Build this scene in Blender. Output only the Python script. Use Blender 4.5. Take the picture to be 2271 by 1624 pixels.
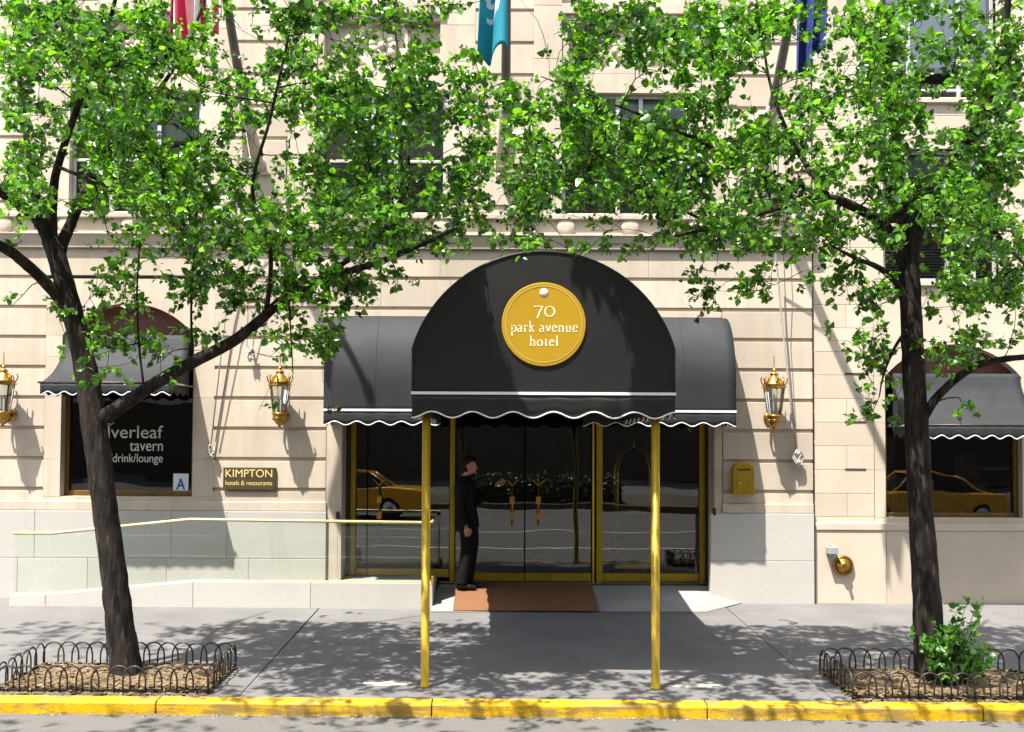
import bpy, math, random
import numpy as np
from mathutils import Vector, Matrix
R = math.radians
rnd = random.Random(11)
scene = bpy.context.scene
for o in list(bpy.data.objects):
    bpy.data.objects.remove(o)

# ------------------------------------------------------------------ camera, sky, sun, exposure
CAM = Vector((0.0, -14.2, 2.19))
FPX = 2300.0                      # focal length for a frame 2271 wide
CROT = Matrix.Rotation(R(92.0), 3, 'X') @ Matrix.Rotation(0.0045, 3, 'Z')
cd = bpy.data.cameras.new('camera')
cam = bpy.data.objects.new('camera', cd)
scene.collection.objects.link(cam)
cam.matrix_world = Matrix.Translation(CAM) @ CROT.to_4x4()
cd.sensor_width = 36.0
cd.lens = 36.0 * FPX / 2271.0
cd.shift_x = 32.5 / 2271.0
cd.shift_y = 83.0 / 2271.0
cd.clip_start = 0.1
cd.clip_end = 600
scene.camera = cam

SUN_DIR = Vector((0.29, 0.33, -1.0)).normalized()
w = bpy.data.worlds.new('World')
scene.world = w
w.use_nodes = True
wn = w.node_tree.nodes
wl = w.node_tree.links
wn.clear()
sky = wn.new('ShaderNodeTexSky')
sky.sky_type = 'NISHITA'
sky.sun_disc = False
sky.sun_elevation = math.asin(-SUN_DIR.z)
sky.sun_rotation = math.atan2(-SUN_DIR.x, -SUN_DIR.y)
sky.air_density = 1.0
sky.dust_density = 1.5
bg = wn.new('ShaderNodeBackground')
bg.inputs['Strength'].default_value = 0.13
out = wn.new('ShaderNodeOutputWorld')
hs = wn.new('ShaderNodeHueSaturation')
hs.inputs['Saturation'].default_value = 0.42
wl.new(sky.outputs[0], hs.inputs['Color'])
wl.new(hs.outputs[0], bg.inputs[0])
wl.new(bg.outputs[0], out.inputs[0])
sd = bpy.data.lights.new('sun', 'SUN')
sd.energy = 4.3
sd.angle = R(0.53)
sd.color = (1.0, 0.94, 0.84)
sun = bpy.data.objects.new('sun', sd)
scene.collection.objects.link(sun)
sun.rotation_euler = SUN_DIR.to_track_quat('-Z', 'Y').to_euler()
scene.view_settings.view_transform = 'Standard'
scene.view_settings.look = 'None'
scene.view_settings.gamma = 1.0
scene.view_settings.exposure = 1.68
scene.render.engine = 'CYCLES'
scene.cycles.use_denoising = True
scene.cycles.max_bounces = 10
scene.cycles.diffuse_bounces = 4
scene.cycles.transparent_max_bounces = 16
scene.cycles.caustics_reflective = False
scene.cycles.caustics_refractive = False

# ------------------------------------------------------------------ helpers
def at(px, py, Y):
    """point on the plane y = Y seen at pixel (px, py) of a 2271 x 1624 frame"""
    d = CROT @ Vector(((px - 1103.0) / FPX, (895.0 - py) / FPX, -1.0))
    return CAM + d * ((Y - CAM.y) / d.y)

def G(x, y):                       # pavement height
    return 0.027 * min(y, 0.0) - 0.003 * x

def RZ(x):                         # carriageway height
    return -0.254 - 0.003 * x

ORG = {}
COL = scene.collection

class MB:
    def __init__(self):
        self.v = []; self.f = []; self.t = []; self.sm = []
    def quad(self, *p, t=0.5, s=False):
        n = len(self.v)
        self.v += [tuple(q) for q in p]
        self.t += [t] * len(p)
        self.f.append(tuple(range(n, n + len(p)))); self.sm.append(s)
    def box(self, x0, x1, y0, y1, z0, z1, t=0.5):
        n = len(self.v)
        self.v += [(x0,y0,z0),(x1,y0,z0),(x1,y1,z0),(x0,y1,z0),(x0,y0,z1),(x1,y0,z1),(x1,y1,z1),(x0,y1,z1)]
        self.t += [t] * 8
        for q in ((0,3,2,1),(4,5,6,7),(0,1,5,4),(1,2,6,5),(2,3,7,6),(3,0,4,7)):
            self.f.append(tuple(n + i for i in q)); self.sm.append(False)
    def prism(self, pts, vec, t=0.5, s=False):
        n = len(self.v); m = len(pts); vec = Vector(vec)
        self.v += [tuple(p) for p in pts] + [tuple(Vector(p) + vec) for p in pts]
        self.t += [t] * (2 * m)
        self.f.append(tuple(range(n, n + m))[::-1]); self.sm.append(False)
        self.f.append(tuple(range(n + m, n + 2 * m))); self.sm.append(False)
        for i in range(m):
            j = (i + 1) % m
            self.f.append((n + i, n + j, n + m + j, n + m + i)); self.sm.append(s)
    def tube(self, pts, radii, n=8, t=0.5, caps=True, wob=0.0, ell=None):
        pts = [Vector(p) for p in pts]
        if not hasattr(radii, '__len__'): radii = [radii] * len(pts)
        b = len(self.v)
        up = None
        for i, p in enumerate(pts):
            a = pts[max(i - 1, 0)]; c = pts[min(i + 1, len(pts) - 1)]
            d = (c - a)
            d = d.normalized() if d.length > 1e-9 else Vector((0, 0, 1))
            if up is None:
                up = Vector((1, 0, 0)) if abs(d.x) < 0.8 else Vector((0, 1, 0))
            u = (up - d * up.dot(d))
            u = u.normalized() if u.length > 1e-6 else d.orthogonal().normalized()
            w_ = d.cross(u); up = u
            for k in range(n):
                an = 2 * math.pi * k / n
                r = radii[i] * (1 + (rnd.uniform(-wob, wob) if wob else 0))
                e = ell if ell else (1, 1)
                self.v.append(tuple(p + u * (math.cos(an) * r * e[0]) + w_ * (math.sin(an) * r * e[1])))
                self.t.append(t)
        for i in range(len(pts) - 1):
            for k in range(n):
                l = (k + 1) % n
                self.f.append((b + i*n + k, b + i*n + l, b + (i+1)*n + l, b + (i+1)*n + k)); self.sm.append(True)
        if caps:
            self.f.append(tuple(b + k for k in range(n))[::-1]); self.sm.append(False)
            e = b + (len(pts) - 1) * n
            self.f.append(tuple(e + k for k in range(n))); self.sm.append(False)
    def lathe(self, prof, c, n=16, axis='z', t=0.5, s=True, a0=0.0):
        b = len(self.v); c = Vector(c)
        for r, h in prof:
            for k in range(n):
                an = 2 * math.pi * k / n + a0
                x, y = r * math.cos(an), r * math.sin(an)
                if axis == 'z': q = Vector((x, y, h))
                elif axis == 'y': q = Vector((x, h, -y))
                else: q = Vector((h, x, y))
                self.v.append(tuple(c + q)); self.t.append(t)
        for i in range(len(prof) - 1):
            for k in range(n):
                l = (k + 1) % n
                self.f.append((b+i*n+k, b+i*n+l, b+(i+1)*n+l, b+(i+1)*n+k)); self.sm.append(s)
        self.f.append(tuple(b + k for k in range(n))[::-1]); self.sm.append(False)
        e = b + (len(prof) - 1) * n
        self.f.append(tuple(e + k for k in range(n))); self.sm.append(False)
    def grid(self, fn, nu, nv, t=0.5, s=True):
        b = len(self.v)
        for j in range(nv + 1):
            for i in range(nu + 1):
                self.v.append(tuple(fn(i / nu, j / nv))); self.t.append(t)
        for j in range(nv):
            for i in range(nu):
                a = b + j * (nu + 1) + i
                self.f.append((a, a + 1, a + nu + 2, a + nu + 1)); self.sm.append(s)
    def loft(self, rings, t=0.5, s=True, caps=True):
        b = len(self.v); n = len(rings[0])
        for r in rings:
            self.v += [tuple(p) for p in r]; self.t += [t] * n
        for i in range(len(rings) - 1):
            for k in range(n):
                l = (k + 1) % n
                self.f.append((b+i*n+k, b+i*n+l, b+(i+1)*n+l, b+(i+1)*n+k)); self.sm.append(s)
        if caps:
            self.f.append(tuple(b + k for k in range(n))[::-1]); self.sm.append(s)
            e = b + (len(rings) - 1) * n
            self.f.append(tuple(e + k for k in range(n))); self.sm.append(s)
    def ball(self, c, rx, ry, rz, n=12, m=8, t=0.5):
        c = Vector(c)
        rings = []
        for j in range(1, m):
            ph = math.pi * j / m
            rings.append([c + Vector((rx*math.sin(ph)*math.cos(2*math.pi*k/n), ry*math.sin(ph)*math.sin(2*math.pi*k/n), -rz*math.cos(ph))) for k in range(n)])
        self.loft(rings, t=t)
    def build(self, name, mat, parent=None, org=None, bevel=0.0, solid=0.0, sub=0):
        o0 = ORG[parent.name] if parent is not None else (Vector(org) if org is not None else Vector((0, 0, 0)))
        me = bpy.data.meshes.new(name)
        va = np.array(self.v, dtype=np.float64) - np.array(o0)
        me.from_pydata(va.tolist(), [], self.f)
        me.polygons.foreach_set('use_smooth', self.sm)
        at_ = me.attributes.new('tint', 'FLOAT', 'POINT')
        at_.data.foreach_set('value', self.t)
        me.update()
        o = bpy.data.objects.new(name, me)
        COL.objects.link(o)
        if mat: me.materials.append(mat)
        if parent is not None: o.parent = parent
        else: o.location = o0
        ORG[o.name] = o0
        if bevel:
            m = o.modifiers.new('bevel', 'BEVEL'); m.width = bevel; m.segments = 2; m.limit_method = 'ANGLE'; m.angle_limit = R(40)
        if solid:
            m = o.modifiers.new('solid', 'SOLIDIFY'); m.thickness = solid; m.offset = 0
        if sub:
            m = o.modifiers.new('sub', 'SUBSURF'); m.levels = sub; m.render_levels = sub
        return o

def thing(name, label, cat, loc, group=None):
    o = bpy.data.objects.new(name, None)
    o.empty_display_size = 0.2
    COL.objects.link(o)
    o.location = loc
    ORG[o.name] = Vector(loc)
    o['label'] = label; o['category'] = cat
    if group: o['group'] = group
    return o

def tag(o, label, cat, group=None):
    o['label'] = label; o['category'] = cat
    if group: o['group'] = group
    return o

def struct(o, kind='structure'):
    o['kind'] = kind
    return o

def copy_tree(o, parent=None):
    c = o.copy(); COL.objects.link(c)
    ORG[c.name] = ORG[o.name]
    if parent is not None: c.parent = parent
    for ch in list(o.children):
        copy_tree(ch, c)
    return c

def text(body, x, z, y, width, height, name, mat, parent, align='LEFT', depth=0.004, bold=0.0):
    """flat lettering facing -Y, its baseline at height z, scaled to a width and cap height"""
    cu = bpy.data.curves.new(name, 'FONT')
    cu.body = body; cu.size = 1.0; cu.extrude = 0.0; cu.offset = bold
    to = bpy.data.objects.new(name + '_tmp', cu)
    COL.objects.link(to)
    dg = bpy.context.evaluated_depsgraph_get()
    me = bpy.data.meshes.new_from_object(to.evaluated_get(dg))
    bpy.data.objects.remove(to)
    vs = np.array([v.co[:] for v in me.vertices])
    x0, x1 = vs[:, 0].min(), vs[:, 0].max()
    capz = 0.70
    mb = MB()
    sx = width / (x1 - x0); sz = height / capz
    off = {'LEFT': x, 'RIGHT': x - width, 'CENTER': x - width / 2}[align]
    mb.v = [(off + (v[0] - x0) * sx, y, z + v[1] * sz) for v in vs]
    mb.t = [0.5] * len(mb.v)
    mb.f = [tuple(p.vertices) for p in me.polygons]
    mb.sm = [False] * len(mb.f)
    return mb.build(name, mat, parent, solid=depth)

# ------------------------------------------------------------------ materials
def mk(name, c1, c2=None, scale=4.0, rough=0.6, metal=0.0, spec=0.5, bump=0.0, bscale=60.0, tint=0.0,
       stretch=(1, 1, 1), detail=6.0, coat=0.0, lo=0.35, hi=0.65, rvar=0.0):
    m = bpy.data.materials.new(name)
    m.use_nodes = True
    nt = m.node_tree; N = nt.nodes; L = nt.links
    p = N['Principled BSDF']
    p.inputs['Roughness'].default_value = rough
    p.inputs['Metallic'].default_value = metal
    p.inputs['Specular IOR Level'].default_value = spec
    if coat: p.inputs['Coat Weight'].default_value = coat
    c2 = c2 or tuple(x * 0.85 for x in c1)
    tc = N.new('ShaderNodeTexCoord')
    mp = N.new('ShaderNodeMapping'); mp.inputs['Scale'].default_value = stretch
    L.new(tc.outputs['Object'], mp.inputs[0])
    nz = N.new('ShaderNodeTexNoise'); nz.inputs['Scale'].default_value = scale; nz.inputs['Detail'].default_value = detail
    L.new(mp.outputs[0], nz.inputs[0])
    mr = N.new('ShaderNodeMapRange'); mr.inputs[1].default_value = lo; mr.inputs[2].default_value = hi
    L.new(nz.outputs[0], mr.inputs[0])
    mx = N.new('ShaderNodeMix'); mx.data_type = 'RGBA'
    mx.inputs[6].default_value = (*c1, 1); mx.inputs[7].default_value = (*c2, 1)
    L.new(mr.outputs[0], mx.inputs[0])
    col = mx.outputs[2]
    if tint:
        a = N.new('ShaderNodeAttribute'); a.attribute_name = 'tint'
        r2 = N.new('ShaderNodeMapRange'); r2.inputs[3].default_value = 1 - tint; r2.inputs[4].default_value = 1 + tint
        L.new(a.outputs['Fac'], r2.inputs[0])
        mm = N.new('ShaderNodeVectorMath'); mm.operation = 'SCALE'
        L.new(col, mm.inputs[0]); L.new(r2.outputs[0], mm.inputs['Scale'])
        col = mm.outputs[0]
    L.new(col, p.inputs['Base Color'])
    if rvar:
        r3 = N.new('ShaderNodeMapRange'); r3.inputs[3].default_value = rough - rvar; r3.inputs[4].default_value = rough + rvar
        L.new(nz.outputs[0], r3.inputs[0]); L.new(r3.outputs[0], p.inputs['Roughness'])
    if bump:
        n2 = N.new('ShaderNodeTexNoise'); n2.inputs['Scale'].default_value = bscale; n2.inputs['Detail'].default_value = 4
        L.new(mp.outputs[0], n2.inputs[0])
        b = N.new('ShaderNodeBump'); b.inputs['Strength'].default_value = bump; b.inputs['Distance'].default_value = 0.01
        L.new(n2.outputs[0], b.inputs['Height']); L.new(b.outputs[0], p.inputs['Normal'])
    m['n'] = 1
    return m

def layer(m, c, scale, lo, hi, amt=1.0, stretch=(1, 1, 1)):
    """a second patchy colour (stain, wear) over a material made by mk"""
    nt = m.node_tree; N = nt.nodes; L = nt.links
    p = N['Principled BSDF']
    src = p.inputs['Base Color'].links[0].from_socket
    tc = N.new('ShaderNodeTexCoord')
    mp = N.new('ShaderNodeMapping'); mp.inputs['Scale'].default_value = stretch; mp.inputs['Location'].default_value = (3.7, 1.3, 8.1)
    L.new(tc.outputs['Object'], mp.inputs[0])
    nz = N.new('ShaderNodeTexNoise'); nz.inputs['Scale'].default_value = scale; nz.inputs['Detail'].default_value = 8; nz.inputs['Roughness'].default_value = 0.65
    L.new(mp.outputs[0], nz.inputs[0])
    mr = N.new('ShaderNodeMapRange'); mr.inputs[1].default_value = lo; mr.inputs[2].default_value = hi; mr.inputs[4].default_value = amt
    L.new(nz.outputs[0], mr.inputs[0])
    mx = N.new('ShaderNodeMix'); mx.data_type = 'RGBA'
    L.new(mr.outputs[0], mx.inputs[0]); L.new(src, mx.inputs[6]); mx.inputs[7].default_value = (*c, 1)
    L.new(mx.outputs[2], p.inputs['Base Color'])
    return m

def glassmat(name, tint, base=0.06, ior=1.5, rough=0.0, gcol=(1, 1, 1), wave=0.0):
    m = bpy.data.materials.new(name); m.use_nodes = True
    nt = m.node_tree; N = nt.nodes; L = nt.links
    N.clear()
    o = N.new('ShaderNodeOutputMaterial')
    tr = N.new('ShaderNodeBsdfTransparent'); tr.inputs[0].default_value = (*tint, 1)
    gl = N.new('ShaderNodeBsdfGlossy'); gl.inputs['Roughness'].default_value = rough; gl.inputs[0].default_value = (*gcol, 1)
    fr = N.new('ShaderNodeFresnel'); fr.inputs[0].default_value = ior
    ad = N.new('ShaderNodeMath'); ad.operation = 'ADD'; ad.inputs[1].default_value = base; ad.use_clamp = True
    mx = N.new('ShaderNodeMixShader')
    L.new(fr.outputs[0], ad.inputs[0]); L.new(ad.outputs[0], mx.inputs[0])
    L.new(tr.outputs[0], mx.inputs[1]); L.new(gl.outputs[0], mx.inputs[2]); L.new(mx.outputs[0], o.inputs[0])
    if wave:
        tc = N.new('ShaderNodeTexCoord'); nz = N.new('ShaderNodeTexNoise'); nz.inputs['Scale'].default_value = 1.3; nz.inputs['Detail'].default_value = 1
        b = N.new('ShaderNodeBump'); b.inputs['Strength'].default_value = wave; b.inputs['Distance'].default_value = 0.02
        L.new(tc.outputs['Object'], nz.inputs[0]); L.new(nz.outputs[0], b.inputs['Height'])
        L.new(b.outputs[0], gl.inputs['Normal'])
    return m

def leafmat(name, dark, mid, light, trans=0.35, rough=0.38):
    m = bpy.data.materials.new(name); m.use_nodes = True
    nt = m.node_tree; N = nt.nodes; L = nt.links
    p = N['Principled BSDF']; o = N['Material Output']
    a = N.new('ShaderNodeAttribute'); a.attribute_name = 'tint'
    cr = N.new('ShaderNodeValToRGB')
    cr.color_ramp.elements[0].color = (*dark, 1); cr.color_ramp.elements[1].color = (*light, 1)
    e = cr.color_ramp.elements.new(0.5); e.color = (*mid, 1)
    L.new(a.outputs['Fac'], cr.inputs[0])
    L.new(cr.outputs[0], p.inputs['Base Color'])
    p.inputs['Roughness'].default_value = rough
    p.inputs['Specular IOR Level'].default_value = 0.75
    tl = N.new('ShaderNodeBsdfTranslucent')
    mm = N.new('ShaderNodeVectorMath'); mm.operation = 'MULTIPLY'; mm.inputs[1].default_value = (2.1, 2.3, 0.8)
    L.new(cr.outputs[0], mm.inputs[0]); L.new(mm.outputs[0], tl.inputs[0])
    mx = N.new('ShaderNodeMixShader'); mx.inputs[0].default_value = trans
    L.new(p.outputs[0], mx.inputs[1]); L.new(tl.outputs[0], mx.inputs[2]); L.new(mx.outputs[0], o.inputs[0])
    return m

M = {}
M['stone'] = layer(mk('limestone', (0.535, 0.465, 0.38), (0.465, 0.40, 0.325), scale=1.6, rough=0.85, spec=0.2, bump=0.3, bscale=70, tint=0.13),
                   (0.36, 0.30, 0.24), 0.8, 0.52, 0.78, 0.6, (1.4, 1.4, 0.5))
M['stone'] = layer(M['stone'], (0.40, 0.335, 0.27), 2.4, 0.47, 0.70, 0.6, (2.6, 1, 0.16))
M['stone2'] = layer(mk('limestone_wing', (0.56, 0.485, 0.395), (0.495, 0.425, 0.345), scale=1.3, rough=0.85, spec=0.2, bump=0.25, bscale=70, tint=0.08),
                    (0.42, 0.355, 0.285), 0.7, 0.56, 0.8, 0.5, (1.2, 1.2, 0.5))
M['granite'] = layer(mk('pale_granite', (0.50, 0.48, 0.445), (0.39, 0.375, 0.35), scale=140, rough=0.7, spec=0.3, bump=0.1, bscale=160, tint=0.05),
                     (0.36, 0.34, 0.30), 1.1, 0.52, 0.75, 0.6)
M['joint'] = mk('joint_mortar', (0.50, 0.42, 0.34), rough=0.95, spec=0.1)
M['pave'] = layer(layer(mk('pavement_concrete', (0.148, 0.144, 0.145), (0.122, 0.119, 0.120), scale=1.2, rough=0.85, spec=0.25, bump=0.25, bscale=220, tint=0.04),
                  (0.098, 0.095, 0.098), 0.9, 0.52, 0.72, 0.5), (0.20, 0.195, 0.195), 55, 0.62, 0.75, 0.5)
M['pave'] = layer(M['pave'], (0.085, 0.082, 0.083), 14, 0.635, 0.67, 0.6)
M['pave'] = layer(M['pave'], (0.095, 0.092, 0.093), 0.45, 0.50, 0.66, 0.45)
M['seam'] = mk('pavement_seam', (0.05, 0.048, 0.046), rough=0.95)
M['apron'] = layer(mk('apron_concrete', (0.27, 0.265, 0.25), (0.22, 0.215, 0.205), scale=2, rough=0.85, spec=0.25, bump=0.2, bscale=180), (0.27, 0.26, 0.245), 2.1, 0.55, 0.75, 0.6)
M['road'] = layer(mk('asphalt', (0.135, 0.13, 0.125), (0.10, 0.096, 0.094), scale=90, rough=0.9, spec=0.2, bump=0.6, bscale=170),
                  (0.085, 0.083, 0.08), 0.7, 0.5, 0.75, 0.6)
M['line'] = mk('road_paint', (0.7, 0.7, 0.68), (0.5, 0.5, 0.48), scale=30, rough=0.7)
M['kerb'] = layer(layer(mk('yellow_kerb_paint', (0.62, 0.38, 0.004), (0.54, 0.31, 0.004), scale=6, rough=0.65, spec=0.2, bump=0.4, bscale=90),
                  (0.16, 0.12, 0.06), 5.0, 0.46, 0.60, 0.75, (0.6, 1, 3.0)), (0.22, 0.16, 0.07), 38, 0.53, 0.62, 0.6)
M['bark'] = layer(mk('tree_bark', (0.034, 0.027, 0.024), (0.010, 0.008, 0.007), scale=16, rough=0.95, spec=0.15, bump=1.0, bscale=30, stretch=(1, 1, 0.22)),
                  (0.085, 0.075, 0.055), 3.0, 0.60, 0.75, 0.6)
M['bark'] = layer(M['bark'], (0.115, 0.098, 0.075), 34, 0.55, 0.66, 0.45, (1, 1, 0.16))
M['leaf'] = leafmat('pear_leaf', (0.016, 0.056, 0.006), (0.060, 0.180, 0.012), (0.185, 0.36, 0.024), 0.36, 0.25)
M['leaf2'] = leafmat('shrub_leaf', (0.035, 0.11, 0.012), (0.06, 0.19, 0.02), (0.12, 0.28, 0.03), 0.3, 0.4)
M['brass'] = mk('polished_brass', (0.62, 0.42, 0.055), (0.52, 0.34, 0.04), scale=5, rough=0.30, metal=0.75, rvar=0.08)
M['palebrass'] = mk('sunlit_brass', (0.62, 0.50, 0.26), (0.52, 0.40, 0.18), scale=6, rough=0.35, metal=0.2)  # rail brass, the whitening of sunlight put into its colour
M['pole'] = layer(mk('brass_pole', (0.40, 0.27, 0.010), (0.32, 0.20, 0.009), scale=3, rough=0.42, metal=0.35, spec=0.5, stretch=(1, 1, 0.4), rvar=0.06), (0.17, 0.11, 0.02), 7, 0.62, 0.78, 0.6)
M['lampbrass'] = layer(mk('aged_brass', (0.46, 0.27, 0.055), (0.30, 0.16, 0.035), scale=30, rough=0.32, metal=0.85), (0.16, 0.075, 0.03), 26, 0.55, 0.7, 0.7)
M['canvas'] = layer(mk('grey_awning_canvas', (0.025, 0.027, 0.031), (0.019, 0.021, 0.024), scale=2.2, rough=0.7, spec=0.25, bump=0.35, bscale=5), (0.040, 0.042, 0.047), 1.6, 0.55, 0.8, 0.6)
M['black'] = layer(mk('black_vinyl', (0.0045, 0.0045, 0.005), (0.006, 0.006, 0.0065), scale=3, rough=0.52, spec=0.42, bump=0.10, bscale=4), (0.009, 0.009, 0.0095), 2.4, 0.6, 0.85, 0.5)
M['white'] = mk('white_piping', (0.75, 0.75, 0.74), (0.66, 0.66, 0.65), scale=20, rough=0.6)
M['gold'] = mk('gold_sign_paint', (0.37, 0.225, 0.010), (0.35, 0.21, 0.009), scale=4, rough=0.65, spec=0.2)
M['cream'] = mk('cream_lettering', (0.85, 0.78, 0.56), (0.82, 0.75, 0.52), rough=0.5)
M['ringp'] = mk('pale_gold_line', (0.50, 0.36, 0.10), rough=0.5)
M['glass'] = glassmat('door_glass', (0.90, 0.93, 0.91), 0.016, 1.5, wave=0.11)
M['wglass'] = glassmat('window_glass', (0.62, 0.65, 0.63), 0.012, 1.5, wave=0.22)
M['upglass'] = glassmat('upper_glass', (0.93, 0.95, 0.95), 0.02, 1.5, wave=0.10)
M['rampglass'] = glassmat('ramp_glass', (0.955, 0.99, 0.968), 0.004, 1.4)
M['lampglass'] = glassmat('lantern_glass', (0.86, 0.90, 0.88), 0.08, 1.5)
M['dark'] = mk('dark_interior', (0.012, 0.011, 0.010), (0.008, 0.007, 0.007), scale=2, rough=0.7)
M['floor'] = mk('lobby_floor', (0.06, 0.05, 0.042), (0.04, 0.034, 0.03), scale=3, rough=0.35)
M['bronze'] = mk('bronze_frame', (0.20, 0.125, 0.035), (0.13, 0.08, 0.025), scale=9, rough=0.4, metal=0.6)
M['darkbronze'] = mk('dark_bronze', (0.045, 0.032, 0.022), rough=0.45, metal=0.4)
M['redwood'] = layer(mk('red_painted_panel', (0.145, 0.046, 0.026), (0.105, 0.034, 0.02), scale=5, rough=0.6), (0.12, 0.05, 0.03), 3, 0.55, 0.75, 0.6)
M['plaque'] = mk('plaque_metal', (0.10, 0.075, 0.045), (0.075, 0.055, 0.035), scale=12, rough=0.45, metal=0.5)
M['goldletter'] = mk('gold_lettering', (0.85, 0.68, 0.26), (0.75, 0.58, 0.20), rough=0.4, metal=0.2)
M['mat'] = layer(mk('rust_doormat', (0.195, 0.098, 0.052), (0.155, 0.074, 0.038), scale=60, rough=0.95, spec=0.1, bump=0.6, bscale=200), (0.17, 0.08, 0.04), 2.5, 0.5, 0.75, 0.5)
M['iron'] = mk('black_iron', (0.012, 0.012, 0.012), (0.022, 0.018, 0.016), scale=20, rough=0.45, spec=0.5)
M['mulch'] = layer(mk('wood_mulch', (0.215, 0.152, 0.082), (0.072, 0.046, 0.025), scale=38, rough=0.95, bump=1.0, bscale=45, tint=0.35), (0.08, 0.045, 0.025), 25, 0.56, 0.66, 0.8)
M['polegrey'] = layer(mk('flagpole_paint', (0.15, 0.135, 0.12), (0.10, 0.09, 0.082), scale=6, rough=0.6), (0.26, 0.235, 0.2), 2, 0.55, 0.7, 0.7)
M['rope'] = mk('halyard_rope', (0.50, 0.48, 0.45), (0.28, 0.26, 0.24), scale=60, rough=0.9)
M['darkrope'] = mk('dark_cord', (0.16, 0.14, 0.13), (0.09, 0.08, 0.075), scale=60, rough=0.9)
M['alu'] = mk('window_aluminium', (0.50, 0.50, 0.50), (0.42, 0.42, 0.42), scale=8, rough=0.45, metal=0.2)
M['slat'] = mk('louvre_slat', (0.30, 0.27, 0.25), (0.22, 0.20, 0.185), scale=6, rough=0.6)
M['shade'] = mk('roller_shade', (0.78, 0.85, 0.90), (0.72, 0.79, 0.84), scale=1.5, rough=0.85)
M['shadegrey'] = mk('grey_shade', (0.30, 0.31, 0.32), (0.24, 0.25, 0.26), scale=2, rough=0.85)
M['suit'] = mk('black_suit', (0.008, 0.008, 0.009), (0.012, 0.012, 0.013), scale=12, rough=0.85, spec=0.12, bump=0.8, bscale=9)
M['trouser'] = mk('dark_trousers', (0.008, 0.0075, 0.0075), (0.011, 0.0105, 0.010), scale=12, rough=0.9, spec=0.1, bump=0.8, bscale=8)
M['shoe'] = mk('black_leather', (0.010, 0.010, 0.010), rough=0.3)
M['skin'] = mk('skin', (0.52, 0.27, 0.19), (0.46, 0.22, 0.15), scale=14, rough=0.5)
M['hair'] = mk('dark_hair', (0.014, 0.010, 0.008), (0.022, 0.015, 0.011), scale=60, rough=0.75, spec=0.2)
M['eye'] = mk('dark_eye', (0.02, 0.014, 0.01), rough=0.2)
M['taxi'] = mk('taxi_yellow', (0.72, 0.36, 0.012), (0.68, 0.33, 0.01), rough=0.25, coat=0.5)
M['tyre'] = mk('rubber', (0.015, 0.015, 0.015), rough=0.8)
M['chrome'] = mk('chrome', (0.55, 0.55, 0.55), rough=0.2, metal=0.9)
M['tail'] = mk('tail_light_red', (0.35, 0.01, 0.01), rough=0.2)
M['carglass'] = mk('car_glass', (0.012, 0.014, 0.015), rough=0.05, spec=0.7)
M['brick'] = layer(mk('brown_brick', (0.075, 0.055, 0.042), (0.055, 0.04, 0.03), scale=3, rough=0.9), (0.10, 0.078, 0.06), 40, 0.5, 0.6, 0.5)
M['blueA'] = mk('blue_letter', (0.012, 0.07, 0.32), rough=0.4)
M['card'] = mk('grade_card', (0.62, 0.72, 0.78), (0.58, 0.68, 0.74), rough=0.5)
M['textgrey'] = mk('window_lettering', (0.62, 0.62, 0.60), (0.55, 0.55, 0.53), rough=0.5)
M['boxgrey'] = mk('painted_box', (0.34, 0.36, 0.37), (0.28, 0.30, 0.31), rough=0.5)
M['grit'] = mk('gutter_grit', (0.30, 0.27, 0.22), (0.14, 0.12, 0.09), scale=18, rough=0.95, tint=0.5)
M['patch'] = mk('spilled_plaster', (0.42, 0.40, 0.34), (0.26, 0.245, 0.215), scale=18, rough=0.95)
M['hedge'] = leafmat('hedge_leaf', (0.004, 0.012, 0.004), (0.008, 0.022, 0.005), (0.05, 0.09, 0.03), 0.1, 0.35)
M['soil'] = mk('median_soil', (0.09, 0.07, 0.05), (0.06, 0.045, 0.03), scale=9, rough=0.95)
M['wax'] = mk('white_candle', (0.75, 0.76, 0.72), rough=0.4)
M['chair'] = mk('pale_upholstery', (0.40, 0.38, 0.35), (0.32, 0.30, 0.28), rough=0.7)
# ------------------------------------------------------------------ ground, carriageway, kerb
KF, KB = -4.98, -4.83
mb = MB(); mb.quad((-120, -90, RZ(-120)), (120, -90, RZ(120)), (120, KF + .02, RZ(120)), (-120, KF + .02, RZ(-120)))
struct(mb.build('road', M['road']))
mb = MB()
for y in (-8.4, -12.8):
    mb.quad((-60, y - .06, RZ(-60) + .004), (60, y - .06, RZ(60) + .004), (60, y + .06, RZ(60) + .004), (-60, y + .06, RZ(-60) + .004))
struct(mb.build('lane_line', M['line']))
mb = MB()
x = -41.6 - .27
while x < 42:
    x1 = x + 2.43 - .012
    n0 = [(x, KF, RZ(x) - .1), (x, KF, G(x, KF) - .02), (x, KF + .022, G(x, KF)), (x, KB, G(x, KB) + .003), (x, KB, RZ(x) - .1)]
    n1 = [(x1, p[1], p[2] - .003 * 2.418) for p in n0]
    tt = rnd.random()
    b = len(mb.v); mb.v += n0 + n1; mb.t += [tt] * 10
    for i in range(4):
        mb.f.append((b + i, b + 5 + i, b + 6 + i, b + 1 + i)); mb.sm.append(False)
    mb.f += [(b, b + 1, b + 2, b + 3, b + 4), (b + 9, b + 8, b + 7, b + 6, b + 5)]; mb.sm += [False, False]
    x += 2.43
struct(mb.build('kerb', M['kerb'], bevel=.006))
mb = MB(); mb.quad((-60, KB + .004, G(-60, KB) - .03), (60, KB + .004, G(60, KB) - .03), (60, .3, G(60, 0) - .03), (-60, .3, G(-60, 0) - .03))
struct(mb.build('pavement_bed', M['seam']))
mb = MB()
xs = [-2.31 + 5.35 * k for k in range(-8, 9)]
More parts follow.
